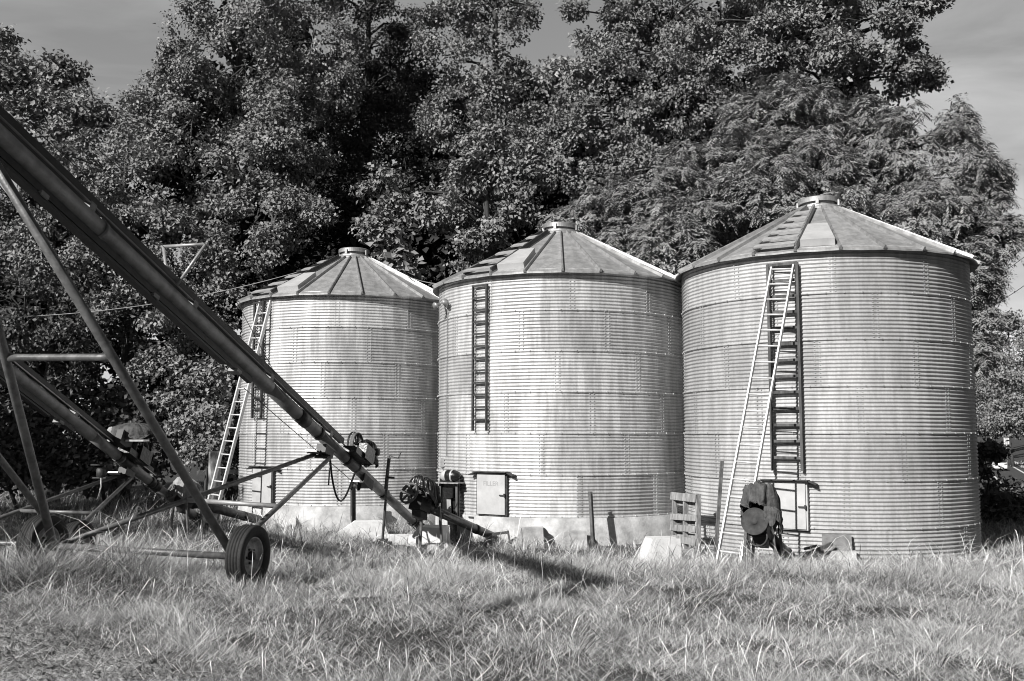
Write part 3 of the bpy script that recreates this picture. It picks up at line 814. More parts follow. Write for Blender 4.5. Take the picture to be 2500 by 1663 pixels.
# yard light, wire and outlet box on the middle bin
def wallaz(c, px):  # azimuth on a bin seen at a photo column
    Ld = math.atan((px - 1250) / 2440); dd = math.hypot(c.x, c.y); a = Ld - math.atan2(c.x, c.y)
    s = dd * math.sin(a) / R; s = max(-1, min(1, s))
    th = math.asin(s)      # angle at which the ray meets the cylinder
    return math.degrees((th - a) - math.atan2(c.x, c.y))
la = wallaz(BIN2, 1092); lp = on_wall(BIN2, la, R + .03, P(1092, 752, 21.6).z); ln_ = azv(la); lt_ = V((-ln_.y, ln_.x, 0))
t = thing('yard_light', 'small twin floodlight high on the left side of the middle bin', 'light', lp)
m = MB(); m.box(lp + ln_ * .02, ln_ * .02, lt_ * .06, V((0, 0, .06))); m.build('mount_plate', M_LTSTEEL, t)
for s, dx in ((-1, V((-.12, -.06, -.02))), (1, V((.06, -.14, .03)))):
    m = MB(); m.lathe([(.03, -.10), (.045, -.05), (.065, .02), (.075, .05), (.0, .055)], lp + ln_ * .10 + dx, dx + V((0, -.05, -.03)), 18); m.build('lamp_head', M_CAP, t)
m = MB(); m.tube([lp + ln_ * .05, lp + ln_ * .08 + V((.05, 0, -.12)), lp + ln_ * .06 + V((.06, 0, -.2))], .014, 6); m.build('photocell', M_IRON, t)
m = MB(); zb_ = P(1088, 1112, 21.5).z
pts = [on_wall(BIN2, la + .5 + .25 * math.sin(k * 1.3), R + .022, lp.z - (lp.z - zb_) * k / 20) for k in range(21)]
m.tube(pts, .008, 6); tag(rebase(m.build('electric_cable', M_WIRE)), 'thin electric cable running down the left side of the middle bin', 'cable')
oa = wallaz(BIN2, 1084); op = on_wall(BIN2, oa, R + .05, P(1084, 1128, 21.5).z); on_ = azv(oa); ot = V((-on_.y, on_.x, 0))
m = MB(); m.box(op, on_ * .04, ot * .06, V((0, 0, .09))); m.box(op + on_ * .045, on_ * .006, ot * .05, V((0, 0, .08))); m.box(op + V((0, 0, -.1)), on_ * .02, ot * .02, V((0, 0, .03)))
tag(rebase(m.build('outlet_box', M_LTSTEEL)), 'pale weatherproof outlet box at the foot of the cable on the middle bin', 'outlet box')

# ------------------------------------------------------------------ concrete blocks in the grass
def block(label, c, l, w, h, slope, rot, m=M_CONC, name='concrete_block'):
    """splash block: sloping front, chipped edges"""
    import bmesh
    b = MB(); cr = math.cos(rot); sr = math.sin(rot)
    z = gz(c[0], c[1]) - .06
    def q(x, y, zz): return V((c[0] + x * cr - y * sr, c[1] + x * sr + y * cr, z + zz))
    prof = [(-l / 2 - slope, 0), (-l / 2, h), (l / 2, h), (l / 2 + slope * .25, 0)]
    n = 6; vs = []
    for k in range(n + 1):
        yy = -w / 2 + w * k / n
        for x, zz in prof: vs.append(q(x + random.uniform(-.012, .012), yy, zz + (random.uniform(-.012, .012) if zz else 0)))
    fs = []
    for k in range(n):
        for i in range(3): fs.append((k * 4 + i, k * 4 + i + 1, k * 4 + 4 + i + 1, k * 4 + 4 + i))
    fs.append((0, 1, 2, 3)); fs.append((n * 4 + 3, n * 4 + 2, n * 4 + 1, n * 4))
    b.raw(vs, fs)
    return tag(rebase(b.build(name, m)), label, 'concrete block', 'concrete blocks in the grass')
def gp(px, Y): return ((px - 1250) / 2440 * Y, Y)
block('white concrete block with a long sloping end, left of the auger jack', gp(905, 21.0), .62, .5, .42, .62, .1, M_WHITE)
block('whitish concrete block lying in the grass before the intake of the big auger', gp(975, 20.2), .8, .4, .24, .2, .1, M_WHITE)
block('white concrete block tipped behind the middle bin unloading auger', gp(1060, 20.0), .45, .5, .46, .3, -.3, M_WHITE)
block('concrete block against the middle bin base, left of the steel stake', gp(1298, 19.4), .42, .3, .44, .12, .05)
block('small concrete block under the steel stake at the middle bin', gp(1402, 19.25), .40, .35, .40, .1, 0)
block('bright white concrete block in the grass in front of the pallet', gp(1612, 16.9), .46, .5, .52, .20, .15, M_WHITE)
block('flat white concrete slab in the grass under the leaning angle iron', gp(1062, 19.3), .5, .3, .16, .1, .2, M_WHITE)
# scrap boards by the right hand bin
b = MB(); q = foot(1985, 16.85, .0); b.beam(q + V((-.25, -.1, .12)), q + V((.30, .1, .30)), .06, .035, (0, 0, 1)); b.beam(q + V((-.2, 0, .22)), q + V((.05, .12, .26)), .04, .03, (0, 0, 1))
tag(rebase(b.build('scrap_lumber', M_OLDWOOD)), 'dark scrap lumber lying beside the tarp covered unloading auger', 'scrap wood')
b = MB(); q = foot(1215, 19.5, .0); b.beam(q + V((-.3, -.05, .22)), q + V((.22, .05, .27)), .05, .04, (0, 0, 1)); b.beam(q + V((.2, .03, .3)), q + V((.25, .06, .0)), .04, .03, (1, 0, 0))
tag(rebase(b.build('scrap_lumber', M_OLDWOOD)), 'broken piece of lumber at the end of the middle unloading auger', 'scrap wood')

# ------------------------------------------------------------------ ground, road, far things
def grid_ground():
    xs = np.unique(np.concatenate([np.linspace(-14, 14, 85), np.linspace(-6, 1.5, 190), np.linspace(-60, 160, 80), np.linspace(-900, 900, 25)]))
    ys = np.unique(np.concatenate([np.linspace(3, 30, 90), np.linspace(6, 10.8, 130), np.linspace(-60, 260, 90), np.linspace(-300, 1800, 30)]))
    X, Y = np.meshgrid(xs, ys); Z = g(X, Y)
    Z = Z + np.random.default_rng(3).normal(0, .016, Z.shape) * sstep(.9, -.3, Y + .9 * X - 5.29) * (Y > 5) * (X > -6) * (Y < 10.8)
    v = np.stack([X, Y, Z], -1).reshape(-1, 3); nx = len(xs); ny = len(ys)
    i, j = np.meshgrid(np.arange(nx - 1), np.arange(ny - 1)); a = (j * nx + i).ravel()
    loops = np.stack([a, a + 1, a + nx + 1, a + nx], 1).ravel()
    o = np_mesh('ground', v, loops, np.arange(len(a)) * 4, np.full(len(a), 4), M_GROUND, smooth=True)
    o['kind'] = 'structure'; return o
def ground_mat():
    m = bpy.data.materials.new('ground_soil_and_gap_shade'); m.use_nodes = True
    nt = m.node_tree; N = nt.nodes; L = nt.links; b = N['Principled BSDF']
    tc = N.new('ShaderNodeTexCoord'); b.inputs['Roughness'].default_value = .95
    def nz(s, d=6):
        n = N.new('ShaderNodeTexNoise'); n.inputs['Scale'].default_value = s; n.inputs['Detail'].default_value = d; L.new(tc.outputs['Object'], n.inputs['Vector']); return n.outputs['Fac']
    def mr(x, a, b_, c, d):
        r = N.new('ShaderNodeMapRange'); r.inputs[1].default_value = a; r.inputs[2].default_value = b_; r.inputs[3].default_value = c; r.inputs[4].default_value = d; L.new(x, r.inputs[0]); return r.outputs[0]
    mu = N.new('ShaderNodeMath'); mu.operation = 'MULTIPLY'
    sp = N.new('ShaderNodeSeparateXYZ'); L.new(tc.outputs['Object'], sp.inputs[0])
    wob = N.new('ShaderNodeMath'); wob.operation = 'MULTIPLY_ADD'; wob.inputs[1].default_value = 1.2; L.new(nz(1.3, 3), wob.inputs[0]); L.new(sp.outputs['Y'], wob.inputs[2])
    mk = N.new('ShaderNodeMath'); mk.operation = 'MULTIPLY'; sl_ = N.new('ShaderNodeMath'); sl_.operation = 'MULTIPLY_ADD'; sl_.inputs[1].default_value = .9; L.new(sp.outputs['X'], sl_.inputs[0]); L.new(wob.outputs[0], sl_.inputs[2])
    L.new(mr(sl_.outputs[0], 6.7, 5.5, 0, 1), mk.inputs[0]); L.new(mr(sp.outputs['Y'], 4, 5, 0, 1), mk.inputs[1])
    mxx = N.new('ShaderNodeMix'); L.new(mk.outputs[0], mxx.inputs[0]); L.new(mr(nz(2.2), .3, .7, .035, .075), mxx.inputs[2]); L.new(mr(nz(2.6), .3, .7, .15, .30), mxx.inputs[3])  # soil darkened outside the bare patch, standing in for shade between the blades
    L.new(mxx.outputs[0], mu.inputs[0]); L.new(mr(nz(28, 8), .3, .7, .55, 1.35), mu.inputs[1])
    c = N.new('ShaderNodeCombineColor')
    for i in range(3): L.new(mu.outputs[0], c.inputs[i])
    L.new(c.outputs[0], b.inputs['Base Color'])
    bp = N.new('ShaderNodeBump'); bp.inputs['Strength'].default_value = 1.0; bp.inputs['Distance'].default_value = .05
    L.new(nz(22, 8), bp.inputs['Height']); L.new(bp.outputs[0], b.inputs['Normal'])
    return m
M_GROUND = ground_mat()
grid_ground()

def line_x(y): return 60 + .443 * (y - 117)
def strip(name, off0, off1, dz, m, y0=40, y1=330, n=120):
    vs = []; fs = []
    for k in range(n + 1):
        y = y0 + (y1 - y0) * k / n
        for o in (off0, off1):
            x = line_x(y) + o; vs.append((x, y, gz(line_x(y), y) + dz))
        if k: fs.append((2 * k - 2, 2 * k - 1, 2 * k + 1, 2 * k))
    b = MB(); b.raw(vs, fs); o = b.build(name, m); o['kind'] = 'structure'; return o
strip('road', -8.2, .8, .06, M_ASPH); strip('road_edge_line', -.05, .25, .068, M_PAINTW); strip('road_centre_line', -4.0, -3.8, .068, M_PAINTW)

# car
cy = 130.0; cx = line_x(cy) - 2.5; cz = gz(line_x(cy), cy) + .06
t = thing('parked_car', 'white car seen from behind on the far road at the right edge', 'car', (cx, cy, cz))
dr_ = V((.405, .914, 0)); sr_ = V((.914, -.405, 0))
def cq(s, l, z): return V((cx, cy, cz)) + sr_ * s + dr_ * l + V((0, 0, z))
sec = [(0, .45, .95, .78), (.05, .30, 1.02, .86), (.9, .28, 1.05, .90), (1.3, .28, 1.0, .91), (3.2, .28, .95, .90), (4.1, .30, .85, .86), (4.4, .40, .7, .76)]
m = MB(); vs = []; fs = []
for l, z0, z1, w in sec: vs += [cq(-w * .96, l, z0), cq(-w, l, (z0 + z1) / 2), cq(-w * .9, l, z1), cq(w * .9, l, z1), cq(w, l, (z0 + z1) / 2), cq(w * .96, l, z0)]
for k in range(len(sec) - 1):
    for i in range(6): fs.append((k * 6 + i, k * 6 + (i + 1) % 6, k * 6 + 6 + (i + 1) % 6, k * 6 + 6 + i))
fs += [(0, 1, 2, 3, 4, 5), tuple(36 + i for i in reversed(range(6)))]
m.raw(vs, fs); m.build('body', M_CARW, t)
m = MB(); m.raw([cq(-.78, .75, 1.02), cq(.78, .75, 1.02), cq(.62, 1.3, 1.42), cq(-.62, 1.3, 1.42), cq(-.80, 3.4, .96), cq(.80, 3.4, .96), cq(.60, 2.6, 1.42), cq(-.60, 2.6, 1.42)], [(0, 1, 2, 3), (1, 5, 6, 2), (5, 4, 7, 6), (4, 0, 3, 7)]); m.build('windows', M_CARG, t)
m = MB(); m.raw([cq(-.64, 1.25, 1.42), cq(.64, 1.25, 1.42), cq(.62, 2.65, 1.42), cq(-.62, 2.65, 1.42), cq(-.56, 1.4, 1.47), cq(.56, 1.4, 1.47), cq(.54, 2.5, 1.47), cq(-.54, 2.5, 1.47)], [(4, 5, 6, 7), (0, 1, 5, 4), (1, 2, 6, 5), (2, 3, 7, 6), (3, 0, 4, 7)]); m.build('car_roof', M_CARW, t)
for s in (-.78, .78):
    for l in (.85, 3.5):
        m = MB(); m.lathe([(0, -.1), (.31, -.1), (.31, .1), (0, .1)], cq(s, l, .31), sr_, 20); m.build('car_wheel', M_RUB, t)
for s in (-.66, .66):
    m = MB(); m.box(cq(s, .0, .86), sr_ * .15, dr_ * .03, V((0, 0, .09))); m.build('tail_light', M_LAMP, t)
m = MB(); m.box(cq(0, -.0, .62), sr_ * .26, dr_ * .03, V((0, 0, .07))); m.build('number_plate', M_FADED, t)

# speed sign
sy = 135.0; sx = P(2457, 1077, sy).x; sz0 = gz(sx, sy); szc = P(2457, 1077, sy).z
t = thing('speed_limit_sign', 'white rectangular speed limit sign on a post beside the far road', 'road sign', (sx, sy, sz0))
m = MB(); m.tube([(sx, sy + .04, sz0 - .2), (sx, sy + .04, szc + .4)], .05, 8); m.build('sign_post', M_GALVPIPE, t)
m = MB(); m.box((sx, sy, szc), V((.36, .0, 0)), V((0, .012, 0)), V((0, 0, .44))); pl = m.build('sign_plate', M_PAINTW, t)
for txt, sz_, dz in (('SPEED', .19, .30), ('LIMIT', .19, .10), ('35', .46, -.18)):
    text_mb(txt, sz_, (sx, sy - .014, szc + dz), (1, 0, 0), (0, 0, 1), .002).build('sign_lettering', M_BLACKP, pl)

# utility pole and its wires on the right, service wire on the left
px_, py_ = P(2366, 765, 60).x, 60.0; pz = P(2386, 735, 60).z
t = thing('utility_pole', 'utility pole with a crossarm half hidden by the feathery tree at the right', 'utility pole', (px_, py_, gz(px_, py_)))
m = MB(); m.tube([(px_, py_, gz(px_, py_) - .2), (px_, py_, pz)], [.17, .12], 14); m.build('pole', M_BARK, t)
m = MB(); ca = P(2410, 764, 60); m.beam((px_ - .6, py_ + .2, ca.z), (ca.x, py_ - .2, ca.z), .12, .10, (0, 0, 1)); m.build('crossarm', M_BARK, t)
m = MB(); m.lathe([(.05, 0), (.09, .04), (.06, .09), (.10, .13), (.05, .2), (0, .22)], (ca.x - .05, py_ - .2, ca.z + .05), (0, 0, 1), 12); m.build('insulator', M_IRON, t)
def wire(label, a, b, sag, r=.012, m=M_WIRE, grp='overhead wires'):
    a = V(a); b = V(b); k = MB(); pts = []
    for i in range(25):
        f = i / 24; p = a.lerp(b, f); p.z -= sag * 4 * f * (1 - f); pts.append(p)
    k.tube(pts, r, 5); tag(rebase(k.build('overhead_wire', m)), label, 'wire', grp)
wire('lowest of the three thin overhead wires crossing the sky at the right', P(2405, 752, 60), P(2600, 615, 40), .25, .016, M_IRON)
wire('middle one of the three thin overhead wires crossing the sky at the right', P(2388, 700, 60), P(2600, 545, 40), .2, .014, M_IRON)
wire('top one of the three thin overhead wires crossing the sky at the right', P(2386, 655, 60), P(2600, 480, 40), .2, .012, M_IRON)
wire('upper of two overhead wires before the distant trees at the right edge', P(2380, 890, 50), P(2600, 835, 40), .1, .014, M_IRON)
wire('lower of two overhead wires before the distant trees at the right edge', P(2380, 895, 50), P(2600, 862, 40), .1, .016, M_IRON)
wire('pale service wire sagging from the left edge towards the farthest bin', P(-60, 776, 26.5), P(760, 655, 28.5), .35, .013, M_GALVPIPE)
wire('pale service wire running from the farthest bin down to the middle bin eave', P(930, 640, 26.5), P(1076, 694, 23.4), .12, .010, M_GALVPIPE)

# ------------------------------------------------------------------ trees
M_LEAF = mat('leaf_broad', .10, .55, 0, spec=.35, tint=(.08, .40), transl=.05)
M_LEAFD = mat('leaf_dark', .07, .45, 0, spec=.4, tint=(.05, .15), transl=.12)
M_LEAFP = mat('leaf_narrow_pale', .13, .5, 0, spec=.4, tint=(.18, .46), transl=.15)
M_LEAFSHADE = mat('leaf_wood_shade', .05, .6, 0, spec=.2, tint=(.02, .06))  # backing leaves coloured darker so the mass looks shaded
LD = 1.5

def rvec(n): return unit(RNG.normal(size=(n, 3)))

def shell_points(blobs, dens, inner=.16, bough=1.05, cover=.92, flat=1.05):
    """leaf cluster centres: every lobe carries boughs (lumps about a metre across, with dark gaps between them),
    every bough carries clusters over its outer and upper side"""
    out = []; nn = []
    ctr = np.array([[b[0].x, b[0].y, b[0].z] for b in blobs]); rr = np.array([b[1] for b in blobs])
    for bi, (c, r, sq) in enumerate(blobs):
        br0 = min(bough, r * .5)
        nb = max(7, int(cover * 4 * math.pi * r * r * .8 / (math.pi * br0 * br0)))
        d = rvec(nb)
        tocam = unit(np.array([[-c.x, -c.y, CH - c.z]]))
        keep = (d @ tocam[0] > -.38) | (RNG.random(nb) < .15)
        d = d[keep]; nb = len(d)
        k = np.where(RNG.random(nb) < inner, RNG.uniform(.35, .7, nb), RNG.uniform(.55, 1.12, nb))
        bc = np.array([[c.x, c.y, c.z]]) + d * (max(r - .7 * br0, .35 * r) * k)[:, None] * np.array([[1, .85, sq]])
        inside = np.zeros(nb, bool)
        for bj in range(len(blobs)):
            if bj != bi: inside |= np.linalg.norm((bc - ctr[bj]) / np.array([1, .85, blobs[bj][2]]), axis=1) < rr[bj] * .62
        bc = bc[~inside]; d = d[~inside]; nb = len(bc)
        br = br0 * RNG.uniform(.38, 1.15, nb)
        per = np.maximum(3, (dens * 4.2 * br * br).astype(int))
        idx = np.repeat(np.arange(nb), per); m = len(idx)
        e = unit(rvec(m) + d[idx] * .8 + np.array([[0, -.1, .30]]))
        q = bc[idx] + e * (br[idx] * RNG.uniform(.55, 1.05, m))[:, None] * np.array([[1., 1., flat]])
        out.append(q); nn.append(unit(e + d[idx] * .35))
    return np.concatenate(out), np.concatenate(nn)

def broad_leaves(p, d, size, per, spread):
    """each cluster is a drooping spray of leaves at a twig's end"""
    n = len(p); per_n = RNG.poisson(per, n).clip(3)
    idx = np.repeat(np.arange(n), per_n); m = len(idx)
    off = np.clip(RNG.normal(size=(m, 3)), -1.5, 1.5) * spread * np.array([[1, 1, .62]])
    sc_ = RNG.uniform(.7, 1.35, n)[idx][:, None]
    c = p[idx] + off * sc_
    outw = unit(d[idx] + np.array([[0, 0, .5]]) + RNG.normal(size=(m, 3)) * .12)
    ax = unit(outw * .45 + rvec(m) * .9 + np.array([[0, 0, -.65]]))
    nr = unit(outw * 1.0 + rvec(m) * .62 + np.array([[-.10, -.15, .35]]))
    ln = size * RNG.uniform(.65, 1.3, m); wd = ln * RNG.uniform(.55, .85, m)
    tint = np.clip(RNG.normal(.45, .2, n)[idx] * .6 + RNG.random(m) * .4, 0, 1)
    return leaf_geom(c, ax, nr, ln, wd, .18), tint

def feather_leaves(p, d, size, fr, nl):
    """fronds: drooping stalks with narrow leaflets along both sides"""
    n = len(p); idx = np.repeat(np.arange(n), fr); m = len(idx)
    base = p[idx] + RNG.normal(size=(m, 3)) * .07
    hd = d[idx] * np.array([[.7, .7, .5]]) + rvec(m) * 1.0; hd[:, 2] *= .7; hd = unit(hd)
    L_ = RNG.uniform(.16, .30, m)
    sidev = unit(np.cross(hd, np.array([[0, 0, 1.]])))
    vs = []; ts = []
    t0 = np.clip(RNG.normal(.5, .2, n)[idx], 0, 1)
    for k in range(nl):
        f = (k // 2 + 1) / (nl // 2 + .5); s = 1 if k % 2 else -1
        c = base + hd * (L_ * f)[:, None] + np.array([[0, 0, -1.]]) * (L_ * .7 * f * f)[:, None]
        ax = unit(hd * .55 + sidev * s * .75 + np.array([[0, 0, -.55]]) + rvec(m) * .15)
        nr = unit(np.array([[0, 0, 1.]]) + d[idx] * .55 + rvec(m) * .35 + np.array([[-.1, -.2, 0]]))
        ln = size * RNG.uniform(.8, 1.25, m) * (1.0 - .35 * abs(f - .55))
        vs.append(leaf_geom(c, ax, nr, ln, ln * .30, .1).reshape(m, 4, 3)); ts.append(np.clip(t0 + RNG.normal(0, .12, m), 0, 1))
    return np.concatenate(vs).reshape(-1, 3), np.concatenate(ts)

def trunk_mesh(base, blobs, r0, bark, parent, twigs=0):
    m = MB(); base = V(base)
    top = max(blobs, key=lambda b: b[0].z)[0]
    cen = sum((b[0] for b in blobs), V()) / len(blobs)
    pts = []; rs = []
    for k in range(9):
        f = k / 8; p = base.lerp(V((top.x * .6 + cen.x * .4, top.y, top.z)), f) + V((math.sin(f * 5 + base.x) * .25 * f, math.cos(f * 4) * .2 * f, 0)); pts.append(p); rs.append(r0 * (1 - .8 * f) * (1.25 if k == 0 else 1))
    m.tube(pts, rs, 12)
    for b in blobs:
        c = b[0]
        f = min(.85, max(.15, (c.z - b[1] * .6 - base.z) / max(1., top.z - base.z)))
        i = f * 8; p = pts[int(i)].lerp(pts[min(8, int(i) + 1)], i - int(i))
        mid = p.lerp(c, .55) + V((random.uniform(-.4, .4), random.uniform(-.3, .3), .3))
        q = [p, p.lerp(mid, .5) + V((0, 0, .25)), mid, c]
        m.tube(q, [r0 * .36 * (1 - .5 * f), r0 * .28 * (1 - .5 * f), r0 * .18 * (1 - .5 * f), .03], 8)
        for j in range(5 + twigs):
            dd = V(RNG.normal(size=3)); dd.y = -abs(dd.y); dd.normalize()
            e = c + dd * b[1] * random.uniform(.7, .98); mm = c.lerp(e, .5) + V((0, 0, .25))
            m.tube([c, mm, e], [.03, .018, .007], 5, False)
    return m.build('trunk', bark, parent)

def tree(name, label, cat, blobs_px, kind='broad', leaf=M_LEAF, size=.118, dens=4.2, per=44, spread=.18, cover=None, base=None, r0=.28, bark=None, group='trees behind the grain bins', twigs=0, trunk=True):
    blobs = []
    for b in blobs_px:
        x, y, Y, rp_ = b[:4]; sq = b[4] if len(b) > 4 else .95
        blobs.append((P(x, y, Y), rp_ * Y / 2440 * (1.06 if kind == 'broad' else 1.14), sq))
    # small outlying boughs roughen the outline
    for c_, r_, q_ in list(blobs):
        if r_ > .9 and kind == 'broad':
            for j in range(4):
                dd = rvec(1)[0]; dd[1] *= .4; dd = dd / np.linalg.norm(dd)
                if dd[2] < -.3: continue
                blobs.append((c_ + V(dd.tolist()) * r_ * random.uniform(.95, 1.12), r_ * random.uniform(.16, .30), .8))
    cen = sum((b[0] for b in blobs), V()) / len(blobs)
    if base is None: bx, by = cen.x, cen.y + .8
    else: bx, by = base
    L = V((bx, by, gz(bx, by)))
    t = thing(name, label, cat, L, group)
    if trunk: trunk_mesh(L - V((0, 0, .2)), blobs, r0, bark or M_BARK, t, twigs)
    p, d = shell_points(blobs, dens * LD, cover=cover or (.84 if kind == 'broad' else 2.3), bough=1.22 if kind == 'broad' else .95)
    if kind == 'broad': v, tn = broad_leaves(p, d, size, per, spread)
    else: v, tn = feather_leaves(p, d, size, 8, 10)
    leaf_obj('crown', v, tn, leaf, t)
    return t

G1 = 'trees behind the grain bins'; G2 = 'bushes at the foot of the trees'
tree('broadleaf_tree', 'round crowned tree at the far left with a gap of sky to its right', 'tree',
     [(40, 290, 40, 150), (130, 330, 39, 140), (205, 260, 40, 75), (240, 300, 39, 48), (60, 195, 41, 62), (-60, 260, 41, 150), (130, 215, 40, 55), (150, 460, 37, 150), (20, 480, 37, 150)], size=.19, per=24, spread=.32)
tree('broadleaf_tree', 'tallest broad tree left of centre, its top running out of the picture', 'tree',
     [(470, 290, 33, 130), (400, 270, 34, 85), (600, 160, 33, 190), (520, 110, 33, 90), (470, 55, 33, 62), (640, -40, 33, 220), (450, 440, 31.5, 130), (580, 400, 31, 150), (700, 320, 32, 150), (370, 350, 34, 70), (640, 520, 30.5, 120), (760, 90, 33, 120), (500, 560, 30, 100)])
tree('broadleaf_tree', 'dark tree behind the farthest bin with scraps of sky between its top boughs', 'tree',
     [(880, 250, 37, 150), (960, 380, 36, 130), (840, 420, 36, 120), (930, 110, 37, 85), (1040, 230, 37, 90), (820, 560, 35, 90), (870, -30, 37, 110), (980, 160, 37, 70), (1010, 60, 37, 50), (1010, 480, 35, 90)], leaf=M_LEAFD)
tree('broadleaf_tree', 'tall narrow tree just left of the small sky gap above the middle bin', 'tree',
     [(1190, 60, 33.5, 105), (1120, 140, 33, 100), (1200, 190, 33, 85), (1130, 300, 32, 110), (1215, 330, 32, 95), (1260, 40, 34, 55), (1180, -90, 34, 130), (1100, 30, 34, 40), (1180, 480, 31, 100)], leaf=M_LEAF)
tree('broadleaf_tree', 'small distant tree top showing in the sky gap above the middle bin', 'tree',
     [(1340, 245, 44, 75), (1300, 280, 44, 70), (1390, 260, 44, 70), (1340, 360, 43, 100), (1270, 210, 44, 42)], size=.22, spread=.36, leaf=M_LEAFP)
tree('broadleaf_tree', 'big broad tree right of the small sky gap, above the middle bin', 'tree',
     [(1530, 130, 34, 135), (1440, 110, 34.5, 55), (1490, 250, 33, 120), (1620, 250, 33, 130), (1500, 10, 34, 100), (1640, 50, 34, 140), (1430, 400, 32, 110), (1550, 390, 32, 110), (1760, 60, 34, 120), (1750, 190, 33, 120), (1400, 250, 34, 60)], leaf=M_LEAF)
tree('broadleaf_tree', 'dark leafy tree at the upper right standing against open sky', 'tree',
     [(2020, 70, 34, 140), (2150, 60, 34, 115), (2180, 160, 33.5, 90), (2240, 170, 34, 50), (1900, 130, 34, 120), (2060, 200, 33, 120), (2225, 30, 34.5, 50), (2270, 185, 34, 26), (1900, 0, 35, 110), (2050, -80, 35, 150)], leaf=M_LEAF, size=.15)
tree('feathery_tree', 'pale feathery leaved tree hanging over the right side of the nearest bin', 'tree',
     [(2310, 420, 26.5, 120), (2200, 380, 27, 115), (2380, 500, 26, 88), (2250, 530, 25.5, 120), (2395, 590, 25.5, 72), (2100, 470, 27, 110), (2410, 430, 26.5, 50), (2130, 300, 28, 60), (2330, 310, 27, 55), (2400, 680, 25, 46), (2470, 560, 25.5, 24), (2390, 770, 25, 32), (2395, 860, 25, 34), (2350, 650, 24.8, 70)],
     kind='feather', leaf=M_LEAFP, size=.13, dens=5.0, base=(11.3, 26.5), r0=.18, bark=M_PALEBARK, twigs=4)
tree('feathery_tree', 'pale feathery leaved tree rising above the roof of the nearest bin', 'tree',
     [(1900, 330, 28, 125), (1990, 420, 27, 110), (1800, 420, 27.5, 110), (1840, 280, 28.5, 70), (1960, 270, 28.5, 70), (1880, 480, 26, 110), (2010, 540, 25.5, 90), (1750, 510, 27, 90), (1720, 400, 28, 50)],
     kind='feather', leaf=M_LEAFP, size=.13, dens=5.0, base=(7.5, 27.6), r0=.18, bark=M_PALEBARK, twigs=4)
tree('feathery_tree', 'low feathery leaved tree between the middle and nearest bin roofs', 'tree',
     [(1610, 450, 27, 80), (1560, 530, 26.5, 85), (1460, 520, 27, 75), (1680, 400, 27.5, 60), (1420, 560, 26.8, 55), (1640, 590, 25.5, 85), (1700, 640, 25, 60), (1520, 600, 26, 60), (1360, 545, 27, 30), (1700, 520, 26.5, 70)],
     kind='feather', leaf=M_LEAFP, size=.13, dens=5.0, base=(4.0, 26.8), r0=.13, bark=M_PALEBARK, twigs=3)
tree('broadleaf_tree', 'lower leafy tree with a bright bough hanging above the middle bin roof', 'tree',
     [(1230, 400, 29.5, 75), (1290, 430, 29.5, 55), (1160, 430, 29.5, 55), (1060, 520, 29, 60), (940, 470, 29, 62), (1250, 520, 29, 60), (930, 560, 28.5, 50), (1190, 565, 28.8, 55), (1120, 610, 28.6, 48)], size=.14, dens=2.6, leaf=M_LEAF)
tree('broadleaf_tree', 'mid height tree crossed by the big auger at the left', 'tree',
     [(270, 430, 32, 110), (330, 560, 30, 110), (220, 600, 31, 110), (420, 640, 29, 90), (520, 640, 29, 70), (120, 640, 31, 110), (350, 730, 29, 80), (300, 340, 33, 60), (560, 720, 29, 50)], leaf=M_LEAF)
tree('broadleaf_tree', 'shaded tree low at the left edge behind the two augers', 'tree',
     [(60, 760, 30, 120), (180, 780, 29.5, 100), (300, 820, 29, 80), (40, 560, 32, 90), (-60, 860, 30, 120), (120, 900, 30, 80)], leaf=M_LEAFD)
tree('broadleaf_tree', 'tree behind the left part of the farthest bin, lit boughs over black shade', 'tree',
     [(430, 790, 29, 75), (520, 800, 29, 55), (450, 880, 29, 55), (640, 610, 29.5, 60), (720, 560, 30, 70), (790, 540, 29.5, 50), (380, 900, 29, 50)], leaf=M_LEAF, dens=1.9)
tree('bush', 'leafy shrub growing beside the fence left of the farthest bin', 'bush',
     [(475, 970, 26.5, 52), (440, 1010, 26.5, 45), (515, 1030, 26.2, 40), (490, 1100, 26, 42), (520, 930, 26.8, 40)], size=.12, dens=4, spread=.2, group=G2, r0=.06, leaf=M_LEAF)
tree('vine', 'clump of large round vine leaves climbing behind the farthest bin roof', 'vine',
     [(960, 600, 28.5, 22, 1.5), (975, 635, 28.4, 24), (950, 575, 28.5, 18), (985, 660, 28.4, 14)], size=.26, dens=5, per=6, spread=.25, group=None, r0=.04, leaf=M_LEAFP)
tree('bush', 'dark shrub behind the right hand bin in front of the far road', 'bush',
     [(2398, 1108, 25.5, 15), (2414, 1096, 25.3, 8), (2394, 1150, 25.5, 18), (2428, 1102, 25.4, 5)], size=.14, dens=5, per=14, spread=.16, group=G2, r0=.04, leaf=M_LEAFD, twigs=2)
tree('bush', 'low dark bush in the shade right of the nearest bin', 'bush',
     [(2420, 1242, 27, 44), (2480, 1250, 27.5, 42), (2540, 1250, 28, 45), (2450, 1290, 26, 36), (2520, 1300, 26, 38)], size=.15, dens=3, spread=.22, group=G2, r0=.05, leaf=M_LEAFD, twigs=2)
tree('bush', 'larger dark bush on the slope below the road at the right edge', 'bush',
     [(2440, 1212, 38, 26), (2500, 1212, 40, 26), (2560, 1206, 40, 28), (2470, 1235, 36, 34), (2530, 1235, 36, 34)], size=.2, dens=2.4, spread=.3, group=G2, r0=.06, leaf=M_LEAFD, twigs=2)
